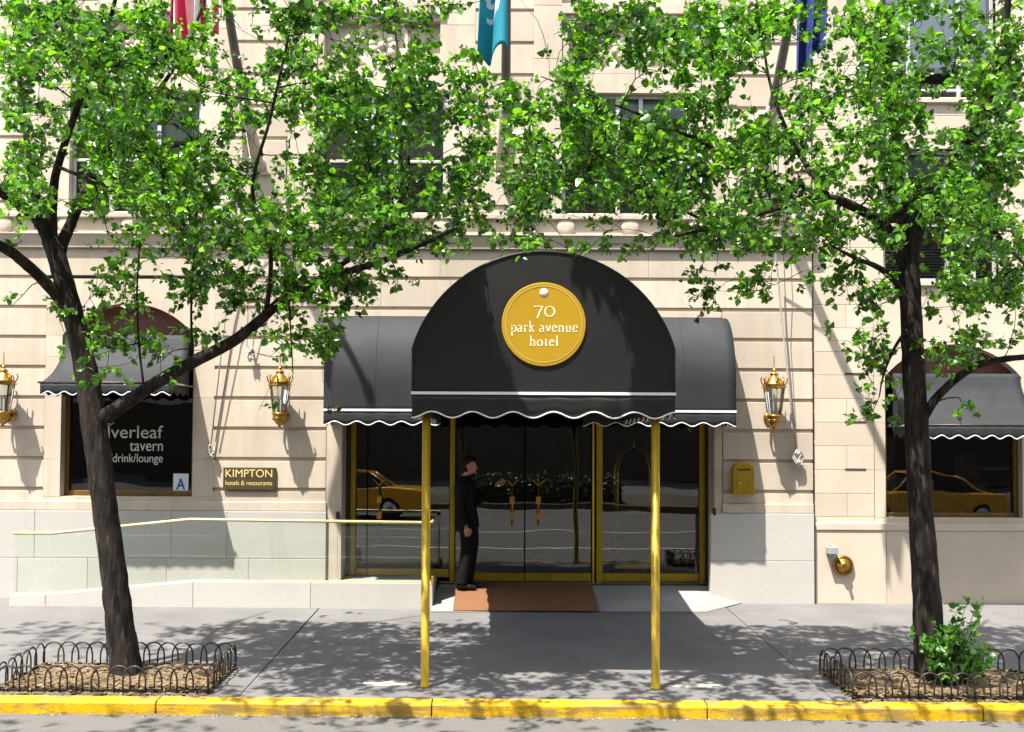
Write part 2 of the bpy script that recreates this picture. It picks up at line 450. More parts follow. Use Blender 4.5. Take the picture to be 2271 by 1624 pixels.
for i in range(len(xs) - 1):
    a, b_ = xs[i] + .005, xs[i + 1] - .005
    for (ya, yb) in ((KB + .006, .3),):
        mb.prism([(a, ya, G(a, ya)), (b_, ya, G(b_, ya)), (b_, 0, G(b_, 0)), (b_, yb, G(b_, 0)), (a, yb, G(a, 0)), (a, 0, G(a, 0))], (0, 0, -.05), t=rnd.random())
struct(mb.build('pavement', M['pave']))

# sloping concrete apron in front of the doors
DY = 0.5                       # plane of the doors
mb = MB()
A, B, C, D, E = (-.84, DY + .3, .19), (2.98, DY + .3, .19), (3.34, -.03, G(3.3, 0) + .004), (2.72, -.70, G(2.7, -.7) + .006), (-.84, -.83, G(-.8, -.83) + .006)
A2, B2 = (-.84, DY - .1, .19), (2.98, DY - .1, .19)
low = lambda p: (p[0], p[1], p[2] - .3)
mb.quad(A2, B2, B, A)
mb.quad(E, D, B2, A2); mb.quad(D, C, B2)
mb.quad(low(E), E, A2, A, low(A)); mb.quad(B2, C, low(C), low(B2))
struct(mb.build('apron', M['apron']))

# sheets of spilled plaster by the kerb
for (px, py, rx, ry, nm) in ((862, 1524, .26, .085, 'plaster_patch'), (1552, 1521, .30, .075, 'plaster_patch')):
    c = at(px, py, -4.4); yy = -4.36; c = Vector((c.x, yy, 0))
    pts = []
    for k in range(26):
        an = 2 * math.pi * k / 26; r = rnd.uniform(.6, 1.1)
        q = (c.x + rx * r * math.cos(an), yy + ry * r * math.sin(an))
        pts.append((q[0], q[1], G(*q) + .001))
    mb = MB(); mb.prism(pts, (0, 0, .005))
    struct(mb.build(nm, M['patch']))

# ------------------------------------------------------------------ the hotel building
H = thing('hotel_building', 'cream limestone hotel with rusticated ground floor, entrance and arched tavern window', 'building', (0, 0, 0))
XL, XR = -13.0, 4.32
JL, JR = -2.12, 2.97           # door opening
GZ = [4.40, 3.986, 3.573, 3.159, 2.742, 2.326, 1.909, 1.493]
gap = .025
wall = MB(); back = MB()

def course(x0, x1, z0, z1, y0=0.0, y1=.12, wmin=.9, wmax=1.9):
    """a course of ashlar blocks with hairline joints"""
    x = x0
    while x < x1 - .05:
        n = x + rnd.uniform(wmin, wmax)
        if x1 - n < .55: n = x1
        wall.box(x, n - (.003 if n < x1 else 0), y0, y1, z0, z1, t=rnd.random())
        x = n

lev = [4.80] + GZ + [1.335]
SL, SR = -6.2, -3.88           # smooth surround of the arched window
for i in range(len(lev) - 1):
    z1 = lev[i] - (gap if i else 0); z0 = lev[i + 1] + (gap if i < len(lev) - 2 else 0)
    if i == 0:
        course(XL, XR, z0, z1)
        continue
    off = .0 if i % 2 else .09
    course(XL, SL, z0, z1)
    if i == 1:
        course(SR, XR, z0, z1)
    else:
        course(SR, JL - .22, z0, z1)
        course(JR + .12, XR, z0, z1)
for (a, b_) in ((XL, SL), (SR, JL - .2), (JR + .1, XR - .01)):
    back.box(a, b_, .026, .3, 1.3, 4.9)
back.box(JL - .2, JR + .1, .026, .3, 3.93, 4.9); back.box(SL, SR, .121, .3, 4.38, 4.9)
# door jambs and lintel
wall.box(JL - .205, JL, -.004, DY + .1, .0, 3.95, t=.6)
wall.box(JR, JR + .105, -.004, DY + .1, .0, 3.95, t=.4)
wall.box(JL, JR, -.002, .3, 3.62, 3.96, t=.5)
wall.box(JL - .215, JL - .2051, .0, .1, 0, 3.95, t=.3)

def arch_z(x, cx, hw, zsp, rise):
    r = (hw * hw + rise * rise) / (2 * rise); zc = zsp + rise - r
    return zc + math.sqrt(max(r * r - (x - cx) ** 2, 0))

def arch_wall(mb, x0, x1, z0, z1, cx, hw, zs, zsp, rise, yf, yb, t=.5, cuts=()):
    n = 24
    xs = [cx - hw + 2 * hw * i / n for i in range(n + 1)]
    # side strips, cut into courses
    zz = sorted(set([z0, zs, zsp, z1] + [c for c in cuts if z0 < c < z1]))
    for a, b_ in ((x0, xs[0]), (xs[-1], x1)):
        for i in range(len(zz) - 1):
            tt = rnd.random() * .5 + .25
            mb.quad((a, yf, zz[i]), (b_, yf, zz[i]), (b_, yf, zz[i + 1] - .003), (a, yf, zz[i + 1] - .003), t=tt)
    mb.quad((xs[0], yf, z0), (xs[-1], yf, z0), (xs[-1], yf, zs), (xs[0], yf, zs), t=t)
    for i in range(n):
        za, zb = arch_z(xs[i], cx, hw, zsp, rise), arch_z(xs[i + 1], cx, hw, zsp, rise)
        vt = .3 + .4 * ((i * 7 // n) % 2)
        mb.quad((xs[i], yf, za), (xs[i + 1], yf, zb), (xs[i + 1], yf, z1), (xs[i], yf, z1), t=t)
        mb.quad((xs[i], yf, za), (xs[i], yb, za), (xs[i + 1], yb, zb), (xs[i + 1], yf, zb), t=t)
    for xx, sgn in ((xs[0], 1), (xs[-1], -1)):
        mb.quad((xx, yf, zs), (xx, yb, zs), (xx, yb, zsp), (xx, yf, zsp), t=t)
    mb.quad((xs[0], yf, zs), (xs[-1], yf, zs), (xs[-1], yb, zs), (xs[0], yb, zs), t=t)

WCX, WHW, WSILL, WSP, WR = -5.07, .905, 1.39, 3.60, .44
arch_wall(wall, SL, SR, 1.335, 4.379, WCX, WHW, WSILL, WSP, WR, 0.0, .30, cuts=(1.9, 2.75, 3.3))
wall.box(XL, XR, .30, .34, 4.82, 10.6, t=.5)

# upper storeys
UZ = [10.85, 9.95, 9.50, 9.05, 8.60, 8.147, 7.69, 7.24, 6.79, 6.34, 5.89, 5.44, 5.285]
WC = [-8.42, -5.02, -1.62, 1.78]
UW = .905
edges = [XL] + sum([[c - UW, c + UW] for c in WC], []) + [XR]
for i in range(0, len(edges), 2):
    a, b_ = edges[i], edges[i + 1]
    ma = .39 if i > 0 else 0; mbg = .39 if i < len(edges) - 2 else 0
    for k in range(len(UZ) - 1):
        z1 = UZ[k] - gap; z0 = UZ[k + 1] + (gap if k < len(UZ) - 2 else 0)
        wall.box(a + ma, b_ - mbg, 0, .12, z0, z1, t=rnd.random())
    back.box(a + .02, b_ - .02, .026, .3, 5.285, 10.6)
    for (u, v) in ((a, a + ma), (b_ - mbg, b_)):
        if v > u:
            z = 5.285
            while z < 10.6:
                zn = z + rnd.uniform(.5, 1.1)
                wall.box(u, v, -.003, .3, z, min(zn, 10.6) - .003, t=rnd.random()); z = zn
wall.box(XL, XR, 0, .3, 5.0, 5.22, t=.5)
for c in WC:
    wall.box(c - UW, c + UW, .02, .3, 7.0, 7.27, t=.55)            # lintel
    wall.box(c - UW, c + UW, -.03, .3, 8.10, 8.24, t=.5)           # sill of the storey above
    wall.box(c - UW, c + UW, .02, .3, 9.9, 10.6, t=.5)
    wall.box(c - UW, c + UW, .14, .3, 7.27, 8.10, t=.3)
    wall.box(c - UW, c - UW + .10, .02, .14, 7.27, 8.10, t=.4); wall.box(c + UW - .10, c + UW, .02, .14, 7.27, 8.10, t=.4)
    wall.box(c - UW + .10, c + UW - .10, .02, .14, 7.27, 7.36, t=.5); wall.box(c - UW + .10, c + UW - .10, .02, .14, 8.0, 8.10, t=.5)
for (u, v) in ((-3.76, -2.93), (-.33, .50), (3.13, 3.96)):
    wall.box(u, v, -.022, .02, 5.42, 6.30, t=rnd.random())
    wall.box((u + v) / 2 - .10, (u + v) / 2 + .20, -.06, .0, 5.82, 5.86, t=.4)
wo = wall.build('wall', M['stone'], H, bevel=.007)
back.build('joint_backing', M['joint'], H)
for c in WC:
    m = MB()
    m.lathe([(.40, 0), (.40, -.06), (.36, -.085), (.31, -.06), (.30, -.02), (.02, -.02)], (c, .14, 7.68), 32, 'y')
    for k in range(9):
        an = 2 * math.pi * k / 9
        m.ball((c + .14 * math.cos(an), .12, 7.68 + .14 * math.sin(an)), .085, .05, .085, 8, 6)
    m.ball((c, .12, 7.68), .08, .08, .08)
    for s in (-1, 1):
        m.tube([(c + s * .42, .12, 7.62), (c + s * .55, .11, 7.52), (c + s * .66, .12, 7.60), (c + s * .62, .12, 7.70), (c + s * .55, .12, 7.66)], [.05, .045, .04, .035, .02], 8)
    m.build('medallion', M['stone'], H)
# cornice, string course and discs
m = MB()
cut = XL
for n in (-9.6, -6.9, -4.2, -1.5, 1.2, 3.0, XR + .06):
    m.prism([(cut, .12, 5.0), (cut, -.105, 5.0), (cut, -.105, 4.978), (cut, -.088, 4.97), (cut, -.04, 4.835), (cut, -.05, 4.825), (cut, -.05, 4.802), (cut, .12, 4.802)], (n - cut - .003, 0, 0), t=rnd.random()); cut = n
for k in range(12):
    pass
m.build('cornice', M['stone'], H, bevel=.008)
m = MB(); m.box(XL, XR, -.06, .3, 5.22, 5.285, t=.5); m.build('window_ledge', M['stone'], H, bevel=.008)
for px in (10, 150, 290, 430, 700, 840, 980, 1255, 1397, 1540):
    p = at(px, 497, 0)
    m = MB(); m.lathe([(.122, .02), (.122, -.028), (.105, -.04), (.05, -.046), (.005, -.048)], (p.x, 0, 5.125), 24, 'y')
    m.build('stone_disc', M['stone'], H)
# plinth
for (a, b_) in ((XL, JL - .2052), (JR + .1052, XR)):
    m = MB(); m.box(a, b_, -.03, .1, 1.20, 1.333, t=.6)
    m.build('plinth_moulding', M['stone'], H, bevel=.012)
for (a, b_) in ((XL, JL - .2), (JR - .06, XR)):
    m = MB()
    for (z0, z1, o) in ((.56, 1.198, 0), (-.3, .5575, .6)):
        x = a
        while x < b_ - .02:
            n = x + rnd.uniform(.75, 1.15)
            if b_ - n < .5: n = b_
            m.box(x, n - .0025, -.045, .12, z0, z1, t=rnd.random()); x = n
    m.build('plinth', M['granite'], H, bevel=.006)

# dark rooms behind the glass
def room(m, x0, x1, y0, y1, z0, z1):
    m.quad((x0, y1, z0), (x1, y1, z0), (x1, y1, z1), (x0, y1, z1))
    m.quad((x0, y0, z0), (x0, y1, z0), (x0, y1, z1), (x0, y0, z1))
    m.quad((x1, y1, z0), (x1, y0, z0), (x1, y0, z1), (x1, y1, z1))
    m.quad((x0, y0, z1), (x0, y1, z1), (x1, y1, z1), (x1, y0, z1))
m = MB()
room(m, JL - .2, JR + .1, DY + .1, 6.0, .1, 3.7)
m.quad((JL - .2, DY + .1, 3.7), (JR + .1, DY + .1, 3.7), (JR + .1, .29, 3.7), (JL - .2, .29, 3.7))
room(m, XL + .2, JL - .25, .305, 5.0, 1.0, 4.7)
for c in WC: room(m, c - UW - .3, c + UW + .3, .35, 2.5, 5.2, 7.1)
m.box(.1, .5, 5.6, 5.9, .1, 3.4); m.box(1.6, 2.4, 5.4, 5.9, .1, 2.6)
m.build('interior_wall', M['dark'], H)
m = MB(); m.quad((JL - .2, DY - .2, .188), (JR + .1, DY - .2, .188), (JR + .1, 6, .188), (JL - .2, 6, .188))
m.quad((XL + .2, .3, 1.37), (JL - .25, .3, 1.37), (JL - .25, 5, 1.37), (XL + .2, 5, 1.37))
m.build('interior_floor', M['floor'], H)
m = MB(); m.box(XL, XR, .35, 9, 10.6, 10.75); m.build('roof', M['stone'], H)

# upper windows
def window(parent, c, hw, z0, z1, y, mull, shade_z, louv_z, shade_mat, name='window'):
    f = MB(); fr = .05
    f.box(c - hw, c - hw + fr, y, y + .06, z0, z1); f.box(c + hw - fr, c + hw, y, y + .06, z0, z1)
    f.box(c - hw + fr, c + hw - fr, y, y + .06, z1 - fr, z1); f.box(c - hw + fr, c + hw - fr, y, y + .06, z0, z0 + fr)
    for mx in mull:
        f.box(c + mx - .028, c + mx + .028, y - .008, y + .05, z0 + fr, z1 - fr)
    f.box(c - hw + fr, c + hw - fr, y - .004, y + .046, louv_z - .02, louv_z + .02)
    wf = f.build(name, M['alu'], parent, bevel=.005)
    g = MB(); g.box(c - hw + fr, c + hw - fr, y + .02, y + .032, z0 + fr, z1 - fr)
    g.build('pane', M['upglass'], wf)
    s = MB(); z = z0 + .06
    while z < louv_z - .03:
        s.prism([(c - hw + .06, y + .055, z), (c - hw + .06, y + .085, z + .022), (c - hw + .06, y + .09, z + .018), (c - hw + .06, y + .06, z - .004)], (2 * hw - .12, 0, 0)); z += .042
    s.build('louvre', M['slat'], wf)
    h = MB(); h.box(c - hw + .06, c + hw - .06, y + .092, y + .096, shade_z, z1 - .05)
    h.build('roller_shade', shade_mat, wf)
    return wf
for c, sz, smat in zip(WC, (6.3, 6.35, 6.72, 6.62), ('shade', 'shade', 'shadegrey', 'shade')):
    window(H, c, UW - .004, 5.286, 6.998, .10, (-.12, .20) if c != -5.02 else (-.35, .30), sz, 6.05, M[smat])

# arched tavern window
f = MB(); y = .20
f.box(WCX - WHW, WCX - WHW + .055, y - .05, y + .05, WSILL, 3.6); f.box(WCX + WHW - .055, WCX + WHW, y - .05, y + .05, WSILL, 3.6)
f.box(WCX - WHW + .055, WCX + WHW - .055, y - .05, y + .05, WSILL, WSILL + .075)
f.box(WCX - WHW + .055, WCX + WHW - .055, y - .05, y + .05, 3.56, 3.62)
tw = f.build('tavern_window', M['bronze'], H, bevel=.006)
g = MB(); g.box(WCX - WHW + .055, WCX + WHW - .055, y, y + .012, WSILL + .075, 3.56); g.build('pane', M['wglass'], tw)
g = MB(); n = 20
pts = [(WCX - WHW + 2 * WHW * i / n, .19, arch_z(WCX - WHW + 2 * WHW * i / n, WCX, WHW, WSP, WR) + .0) for i in range(n + 1)]
g.prism([(WCX - WHW, .19, 3.62)] + pts + [(WCX + WHW, .19, 3.62)], (0, .05, 0)); g.build('arch_panel', M['redwood'], tw)
tx = -4.634
g = text('silverleaf', tx, 2.19, .188, .93, .175, 'lettering', M['textgrey'], tw, 'RIGHT', .002)
g = text('tavern', tx, 2.013, .188, .46, .155, 'lettering', M['textgrey'], tw, 'RIGHT', .002)
g = text('/drink/lounge', tx, 1.856, .188, .735, .118, 'lettering', M['textgrey'], tw, 'RIGHT', .002)

# ------------------------------------------------------------------ entrance doors
z0d = .19
def handle(m, x, y, zb, zt):
    m.tube([(x, y, zb), (x, y, zt - .10)], [.011, .011], 8)
    for s in (-1, 1):
        m.tube([(x, y, zt - .09), (x + s * .03, y, zt - .04), (x + s * .065, y, zt - .005), (x + s * .095, y, zt + .005)], [.011, .011, .012, .010], 8)
    for z in (zb + .10, zt - .28):
        m.box(x - .032, x + .032, y - .02, y + .06, z - .05, z + .05)
    m.lathe([(.005, -.05), (.018, -.03), (.014, 0)], (x, y, zb), 8)
for (x, wd) in ((-2.03, .075), (-.628, .07), (1.445, .085), (2.895, .075)):
    m = MB(); m.box(x - wd / 2, x + wd / 2, DY - .06, DY + .06, z0d, 3.61)
    m.build('door_post', M['pole'], H, bevel=.008)
m = MB(); m.box(-1.99, 2.85, DY - .05, DY + .05, 3.3, 3.38); m.build('door_transom', M['pole'], H, bevel=.008)
for (xa, xb, hx, ks, nm) in ((-1.985, -1.835, None, 0, 'side_light'), (-1.825, -.67, -1.655, 1, 'glass_door'), (-.585, .39, .215, 1, 'glass_door'), (.40, 1.33, .585, 1, 'glass_door'), (1.49, 2.85, None, 1, 'side_light')):
    zz = z0d + .012 + (.05 if xa < -.7 else 0)
    g = MB(); g.box(xa + .004, xb - .004, DY - .007, DY + .007, zz + .115, 3.24); d = g.build(nm, M['glass'], H)
    k = MB(); k.box(xa, xb, DY - .035, DY + .035, zz, zz + .115); k.build('kick_rail', M['pole'], d, bevel=.005)
    k = MB(); k.box(xa, xb, DY - .03, DY + .03, 3.24, 3.298); k.build('top_rail', M['pole'], d, bevel=.005)
    if hx is not None:
        hm = MB(); handle(hm, hx, DY - .075, 1.02, 1.62); hm.build('handle', M['lampbrass'], d)
    if nm == 'glass_door' and xa > -1:
        pass
m = MB(); m.box(1.345, 1.375, DY - .04, DY + .03, z0d, 3.3); m.build('door_stile', M['brass'], H, bevel=.004)
m = MB(); m.box(JL, JL + .05, DY - .12, DY + .1, .0, 3.6); m.build('door_jamb', M['darkbronze'], H, bevel=.004)
m = MB(); m.box(JR - .035, JR, DY - .10, DY + .1, .1, 3.6); m.build('door_jamb', M['darkbronze'], H, bevel=.004)

# ------------------------------------------------------------------ lower wing to the right
WG = thing('limestone_wing', 'smooth limestone building right of the vertical joint, with its own arched window', 'building', (XR, 0, 0))
wl_ = MB()
wy = .05; X0, X1 = XR + .035, 13.0
VCX, VHW, VSILL, VSP, VR = 6.27, .94, 1.15, 3.08, .45
zs = [1.06, 1.155, 1.475, 1.80, 2.125, 2.45, 2.775, 3.10, 3.425, 3.75, 4.075, 4.40]
for i in range(len(zs) - 1):
    for (a, b_) in ((X0, 5.18), (7.36, X1)):
        x = a; o = .45 if i % 2 else .85
        while x < b_ - .02:
            n = x + o; o = 1.0
            if b_ - n < .3: n = b_
            wl_.box(x, n - .004, wy, wy + .2, zs[i], zs[i + 1] - .004, t=rnd.random()); x = n
arch_wall(wl_, 5.18, 7.36, 1.06, 4.396, VCX, VHW, VSILL, VSP, VR, wy, .32, cuts=(1.8, 2.45, 3.1, 3.75))
# storeys above: windows above the arch
vw = .80; vc = 6.13
for (z0, z1, hole) in ((4.40, 6.25, True), (6.25, 6.95, False), (6.95, 8.75, True), (8.75, 10.6, False)):
    z = z0
    while z < z1 - .05:
        zn = min(z + .465, z1)
        if z1 - zn < .2: zn = z1
        segs = [(X0, vc - vw), (vc + vw, X1)] if hole else [(X0, X1)]
        for (a, b_) in segs:
            x = a
            while x < b_ - .02:
                n = x + rnd.uniform(.7, 1.3)
                if b_ - n < .4: n = b_
                wl_.box(x, n - .004, wy, wy + .25, z, zn - .004, t=rnd.random()); x = n
        z = zn
wl_.build('wall', M['stone2'], WG, bevel=.004)
m = MB(); m.box(X0 + .01, 5.2, wy + .03, .4, 1.0, 10.55); m.box(7.34, X1, wy + .03, .4, 1, 10.55)
m.box(5.19, vc - vw, wy + .03, .4, 4.38, 10.55); m.box(vc + vw, 7.35, wy + .03, .4, 4.38, 10.55); m.box(vc - vw, vc + vw, wy + .03, .4, 6.25, 6.9); m.box(vc - vw, vc + vw, wy + .03, .4, 8.75, 10.55)
m.box(X0 - .03, X0 + .003, .1, .4, 0, 10.6)
m.build('joint_backing', M['joint'], WG)
for z in (4.335, 6.885):
    m = MB(); m.box(vc - vw - .08, vc + vw + .08, wy - .05, .32, z, z + .067); m.build('window_ledge', M['stone2'], WG, bevel=.006)
m = MB(); m.box(X0, X1, wy - .035, wy + .2, .97, 1.075); m.build('plinth_moulding', M['stone2'], WG, bevel=.012)
m = MB(); x = X0
for n in (5.33, 7.6, 9.4, 11.2, X1):
    m.box(x, n - .005, wy - .02, wy + .2, -.3, .968, t=rnd.random()); x = n
m.build('plinth', M['stone2'], WG, bevel=.005)
for py in (829, 936, 1041):
    p = at(1897, py, wy)
    m = MB(); m.box(p.x - .145, p.x + .145, wy - .006, wy + .004, p.z - .011, p.z + .011); m.build('vent_slot', M['seam'], WG)
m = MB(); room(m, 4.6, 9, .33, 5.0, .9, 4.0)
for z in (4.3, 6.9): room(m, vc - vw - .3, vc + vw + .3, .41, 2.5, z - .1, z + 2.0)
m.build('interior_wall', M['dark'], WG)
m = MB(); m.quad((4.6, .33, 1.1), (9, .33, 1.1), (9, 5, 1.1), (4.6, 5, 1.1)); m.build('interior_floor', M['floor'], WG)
m = MB(); m.box(X0, X1, .3, 9, 10.6, 10.75); m.build('roof', M['stone2'], WG)
window(WG, vc, vw - .004, 4.403, 6.246, .14, (-.45, .12, .48), 5.9, 5.2, M['shadegrey'])
window(WG, vc, vw - .004, 6.953, 8.746, .14, (-.40, .30), 7.45, 7.1, M['shade'])
f = MB(); y = .22
f.box(VCX - VHW, VCX - VHW + .06, y - .05, y + .05, VSILL, 3.1); f.box(VCX + VHW - .06, VCX + VHW, y - .05, y + .05, VSILL, 3.1)
f.box(VCX - VHW + .06, VCX + VHW - .06, y - .05, y + .05, VSILL, VSILL + .06); f.box(VCX - VHW + .06, VCX + VHW - .06, y - .05, y + .05, 3.04, 3.10)
rw = f.build('arched_window', M['bronze'], WG, bevel=.006)
g = MB(); g.box(VCX - VHW + .06, VCX + VHW - .06, y, y + .012, VSILL + .06, 3.04); g.build('pane', M['wglass'], rw)
g = MB(); n = 20
pts = [(VCX - VHW + 2 * VHW * i / n, .20, arch_z(VCX - VHW + 2 * VHW * i / n, VCX, VHW, VSP, VR)) for i in range(n + 1)]
g.prism([(VCX - VHW, .20, 3.10)] + pts + [(VCX + VHW, .20, 3.10)], (0, .05, 0)); g.build('arch_panel', M['redwood'], rw)
# ------------------------------------------------------------------ awnings and canopy
def scallop(n, u, d):
    return -d * abs(math.sin(math.pi * n * u)) ** 0.8 if False else -d * (0.5 - 0.5 * math.cos(2 * math.pi * n * u))

# long awning over the doors
DA = thing('door_awning', 'wide dark grey quarter round awning over the hotel doors, with white stripe', 'awning', (.42, 0, 2.4))
ax0, ax1 = -2.27, 3.12
prof = [(-.005, 3.865)] + [(-.65 * math.sin(R(a)) - .005, 2.955 + .91 * math.cos(R(a))) for a in range(8, 91, 8)] + [(-.655, 2.955), (-.655, 2.40 + .165)]
def prof_fn(pr):
    L_ = [0]
    for i in range(1, len(pr)): L_.append(L_[-1] + math.hypot(pr[i][0] - pr[i-1][0], pr[i][1] - pr[i-1][1]))
    def f(v):
        s = v * L_[-1]
        for i in range(1, len(pr)):
            if s <= L_[i] + 1e-9:
                k = (s - L_[i-1]) / max(L_[i] - L_[i-1], 1e-9)
                return (pr[i-1][0] + k * (pr[i][0] - pr[i-1][0]), pr[i-1][1] + k * (pr[i][1] - pr[i-1][1]))
        return pr[-1]
    return f
pf = prof_fn(prof)
m = MB()
def aw(u, v):
    y, z = pf(v)
    sag = .012 * math.sin(math.pi * ((u * 4) % 1)) * math.sin(math.pi * v)
    return (ax0 + u * (ax1 - ax0), y + sag, z - sag * .6)
m.grid(aw, 48, 26)
for xx in (ax0, ax1):
    pts = [(xx, pf(i / 22)[0], pf(i / 22)[1]) for i in range(23)] + [(xx, -.005, 2.565)]
    m.quad(*pts)
m.build('cover', M['canvas'], DA, solid=.005)
for u in (.125, .25, .75, .875):
    m = MB(); m.tube([Vector(aw(u, i / 30)) + Vector((0, -.002, .002)) for i in range(31)], .0045, 5); m.build('seam', M['canvas'], DA)
def valance(parent, x0, x1, y, ztop, zbot, nsc, mat, d=.05, ret=None, name='valance'):
    m = MB()
    def fn(u, v):
        zb = zbot + scallop(nsc, u, -d)
        return (x0 + u * (x1 - x0), y + .008 * math.sin(u * nsc * 6.283 + 1) * v, ztop + (zb - ztop) * v)
    m.grid(fn, int(nsc * 12), 3)
    va = m.build(name, mat, parent, solid=.004)
    p = MB()
    p.tube([Vector(fn(i / (nsc * 12), 1)) + Vector((0, -.003, -.003)) for i in range(int(nsc * 12) + 1)], .0075, 6)
    p.build('piping', M['white'], va)
    return va
va = valance(DA, ax0, -.74, -.657, 2.555, 2.375, 5.25, M['canvas'], .05)
valance(DA, 1.12, ax1, -.657, 2.555, 2.375, 7, M['canvas'], .05)
m = MB(); m.box(ax0 - .004, ax1 + .004, -.668, -.655, 2.555, 2.585); m.build('stripe', M['white'], DA)
for xx in (ax0, ax1):
    m = MB(); m.grid(lambda u, v: (xx, -.65 + .645 * u, 2.555 + (2.375 + .05 * (.5 - .5 * math.cos(4 * math.pi * u)) - 2.555) * v), 24, 2)
    m.build('side_valance', M['canvas'], DA, solid=.004)
m = MB(); m.box(ax0 + .05, ax1 - .05, -.03, -.006, 3.83, 3.875); m.build('head_rail', M['darkbronze'], DA)

# barrel vault canopy out to the kerb
CX, CZ, CR, CHW = .429, 2.68, 1.27, 1.218
CYF, CYB = -4.55, -.45
CA = thing('entrance_canopy', 'black barrel vaulted entrance canopy on two brass poles, reaching to the kerb', 'canopy', (CX, CYF, G(CX, CYF)))
a0 = math.acos(CHW / CR)
arcp = [(CX - CHW, 2.62)] + [(CX - CR * math.cos(a0 + (math.pi - 2 * a0) * i / 40), CZ + CR * math.sin(a0 + (math.pi - 2 * a0) * i / 40)) for i in range(41)] + [(CX + CHW, 2.62)]
m = MB()
af = prof_fn(arcp)
def vault(u, v):
    x, z = af(u)
    return (x, CYF + v * (CYB - CYF), z)
m.grid(vault, 60, 12)
m.build('vault_cover', M['black'], CA, solid=.006)
m = MB()
m.prism([(x, CYF - .012, z) for x, z in arcp], (0, .010, 0))
m.build('front_panel', M['black'], CA)
m = MB(); m.tube([(x, CYF - .012, z) for x, z in arcp], .012, 6); m.build('edge_welt', M['black'], CA)
valance(CA, CX - CHW - .006, CX + CHW + .006, CYF - .014, 2.612, 2.395, 6.5, M['black'], .058)
m = MB(); m.box(CX - CHW - .014, CX + CHW + .014, CYF - .026, CYF - .013, 2.608, 2.634); m.build('stripe', M['white'], CA)
for xx, sg in ((CX - CHW - .006, -1), (CX + CHW + .006, 1)):
    m = MB(); ns = 11
    m.grid(lambda u, v: (xx, CYF + u * (CYB - CYF), 2.625 + (2.395 + .058 * (.5 - .5 * math.cos(2 * math.pi * ns * u)) - 2.625) * v), ns * 10, 2)
    sv = m.build('side_valance', M['black'], CA, solid=.004)
    p = MB(); p.tube([(xx, CYF + u / 110 * (CYB - CYF), 2.393 + .058 * (.5 - .5 * math.cos(2 * math.pi * ns * u / 110))) for u in range(111)], .006, 5)
    p.build('piping', M['white'], sv)
    m = MB(); m.box(min(xx, xx + sg * .008), max(xx, xx + sg * .008), CYF - .013, CYB, 2.608, 2.634); m.build('side_stripe', M['white'], CA)
m = MB()
for yy in (-4.46, -3.2, -1.9, -.6):
    m.tube([(x + (CX - x) * .02, yy, z - .02) for x, z in arcp], .013, 6)
for xx in (CX - CHW + .03, CX + CHW - .03): m.tube([(xx, CYF + .02, 2.64), (xx, CYB, 2.64)], .016, 6)
m.tube([(CX - CHW + .03, -4.46, 2.64), (CX + CHW - .03, -4.46, 2.64)], .016, 6)
m.build('frame', M['darkbronze'], CA)
for px in (942, 1454):
    xx = at(px, 1523, -4.46).x
    g = G(xx, -4.46)
    m = MB(); m.lathe([(.047, g), (.047, g + .02), (.040, g + .03), (.040, 2.66)], (xx, -4.46, 0), 20)
    m.build('pole', M['pole'], CA)
# round sign
sy = CYF - .014
sc = at(1206, 720, sy)
m = MB(); m.lathe([(.392, 0), (.392, -.012), (.386, -.016), (.003, -.016)], (sc.x, sy, sc.z), 72, 'y', s=False)
SG = m.build('round_sign', M['gold'], CA)
m = MB()
for (ra, rb) in ((.352, .360),):
    n = 90
    for k in range(n):
        a1, a2 = 2 * math.pi * k / n, 2 * math.pi * (k + 1) / n
        m.prism([(sc.x + r * math.cos(a), sy - .0165, sc.z + r * math.sin(a)) for r, a in ((ra, a1), (rb, a1), (rb, a2), (ra, a2))], (0, -.002, 0))
m.build('ring', M['ringp'], SG)
PX = .78 / 1288                      # metres per pixel of the enlarged sign (1678-wide view)
ps = at(1206, 650, sy)
m = MB(); m.lathe([(.040, 0), (.040, -.003), (.002, -.003)], (sc.x, sy - .016, ps.z), 28, 'y'); m.build('white_dot', M['white'], SG)
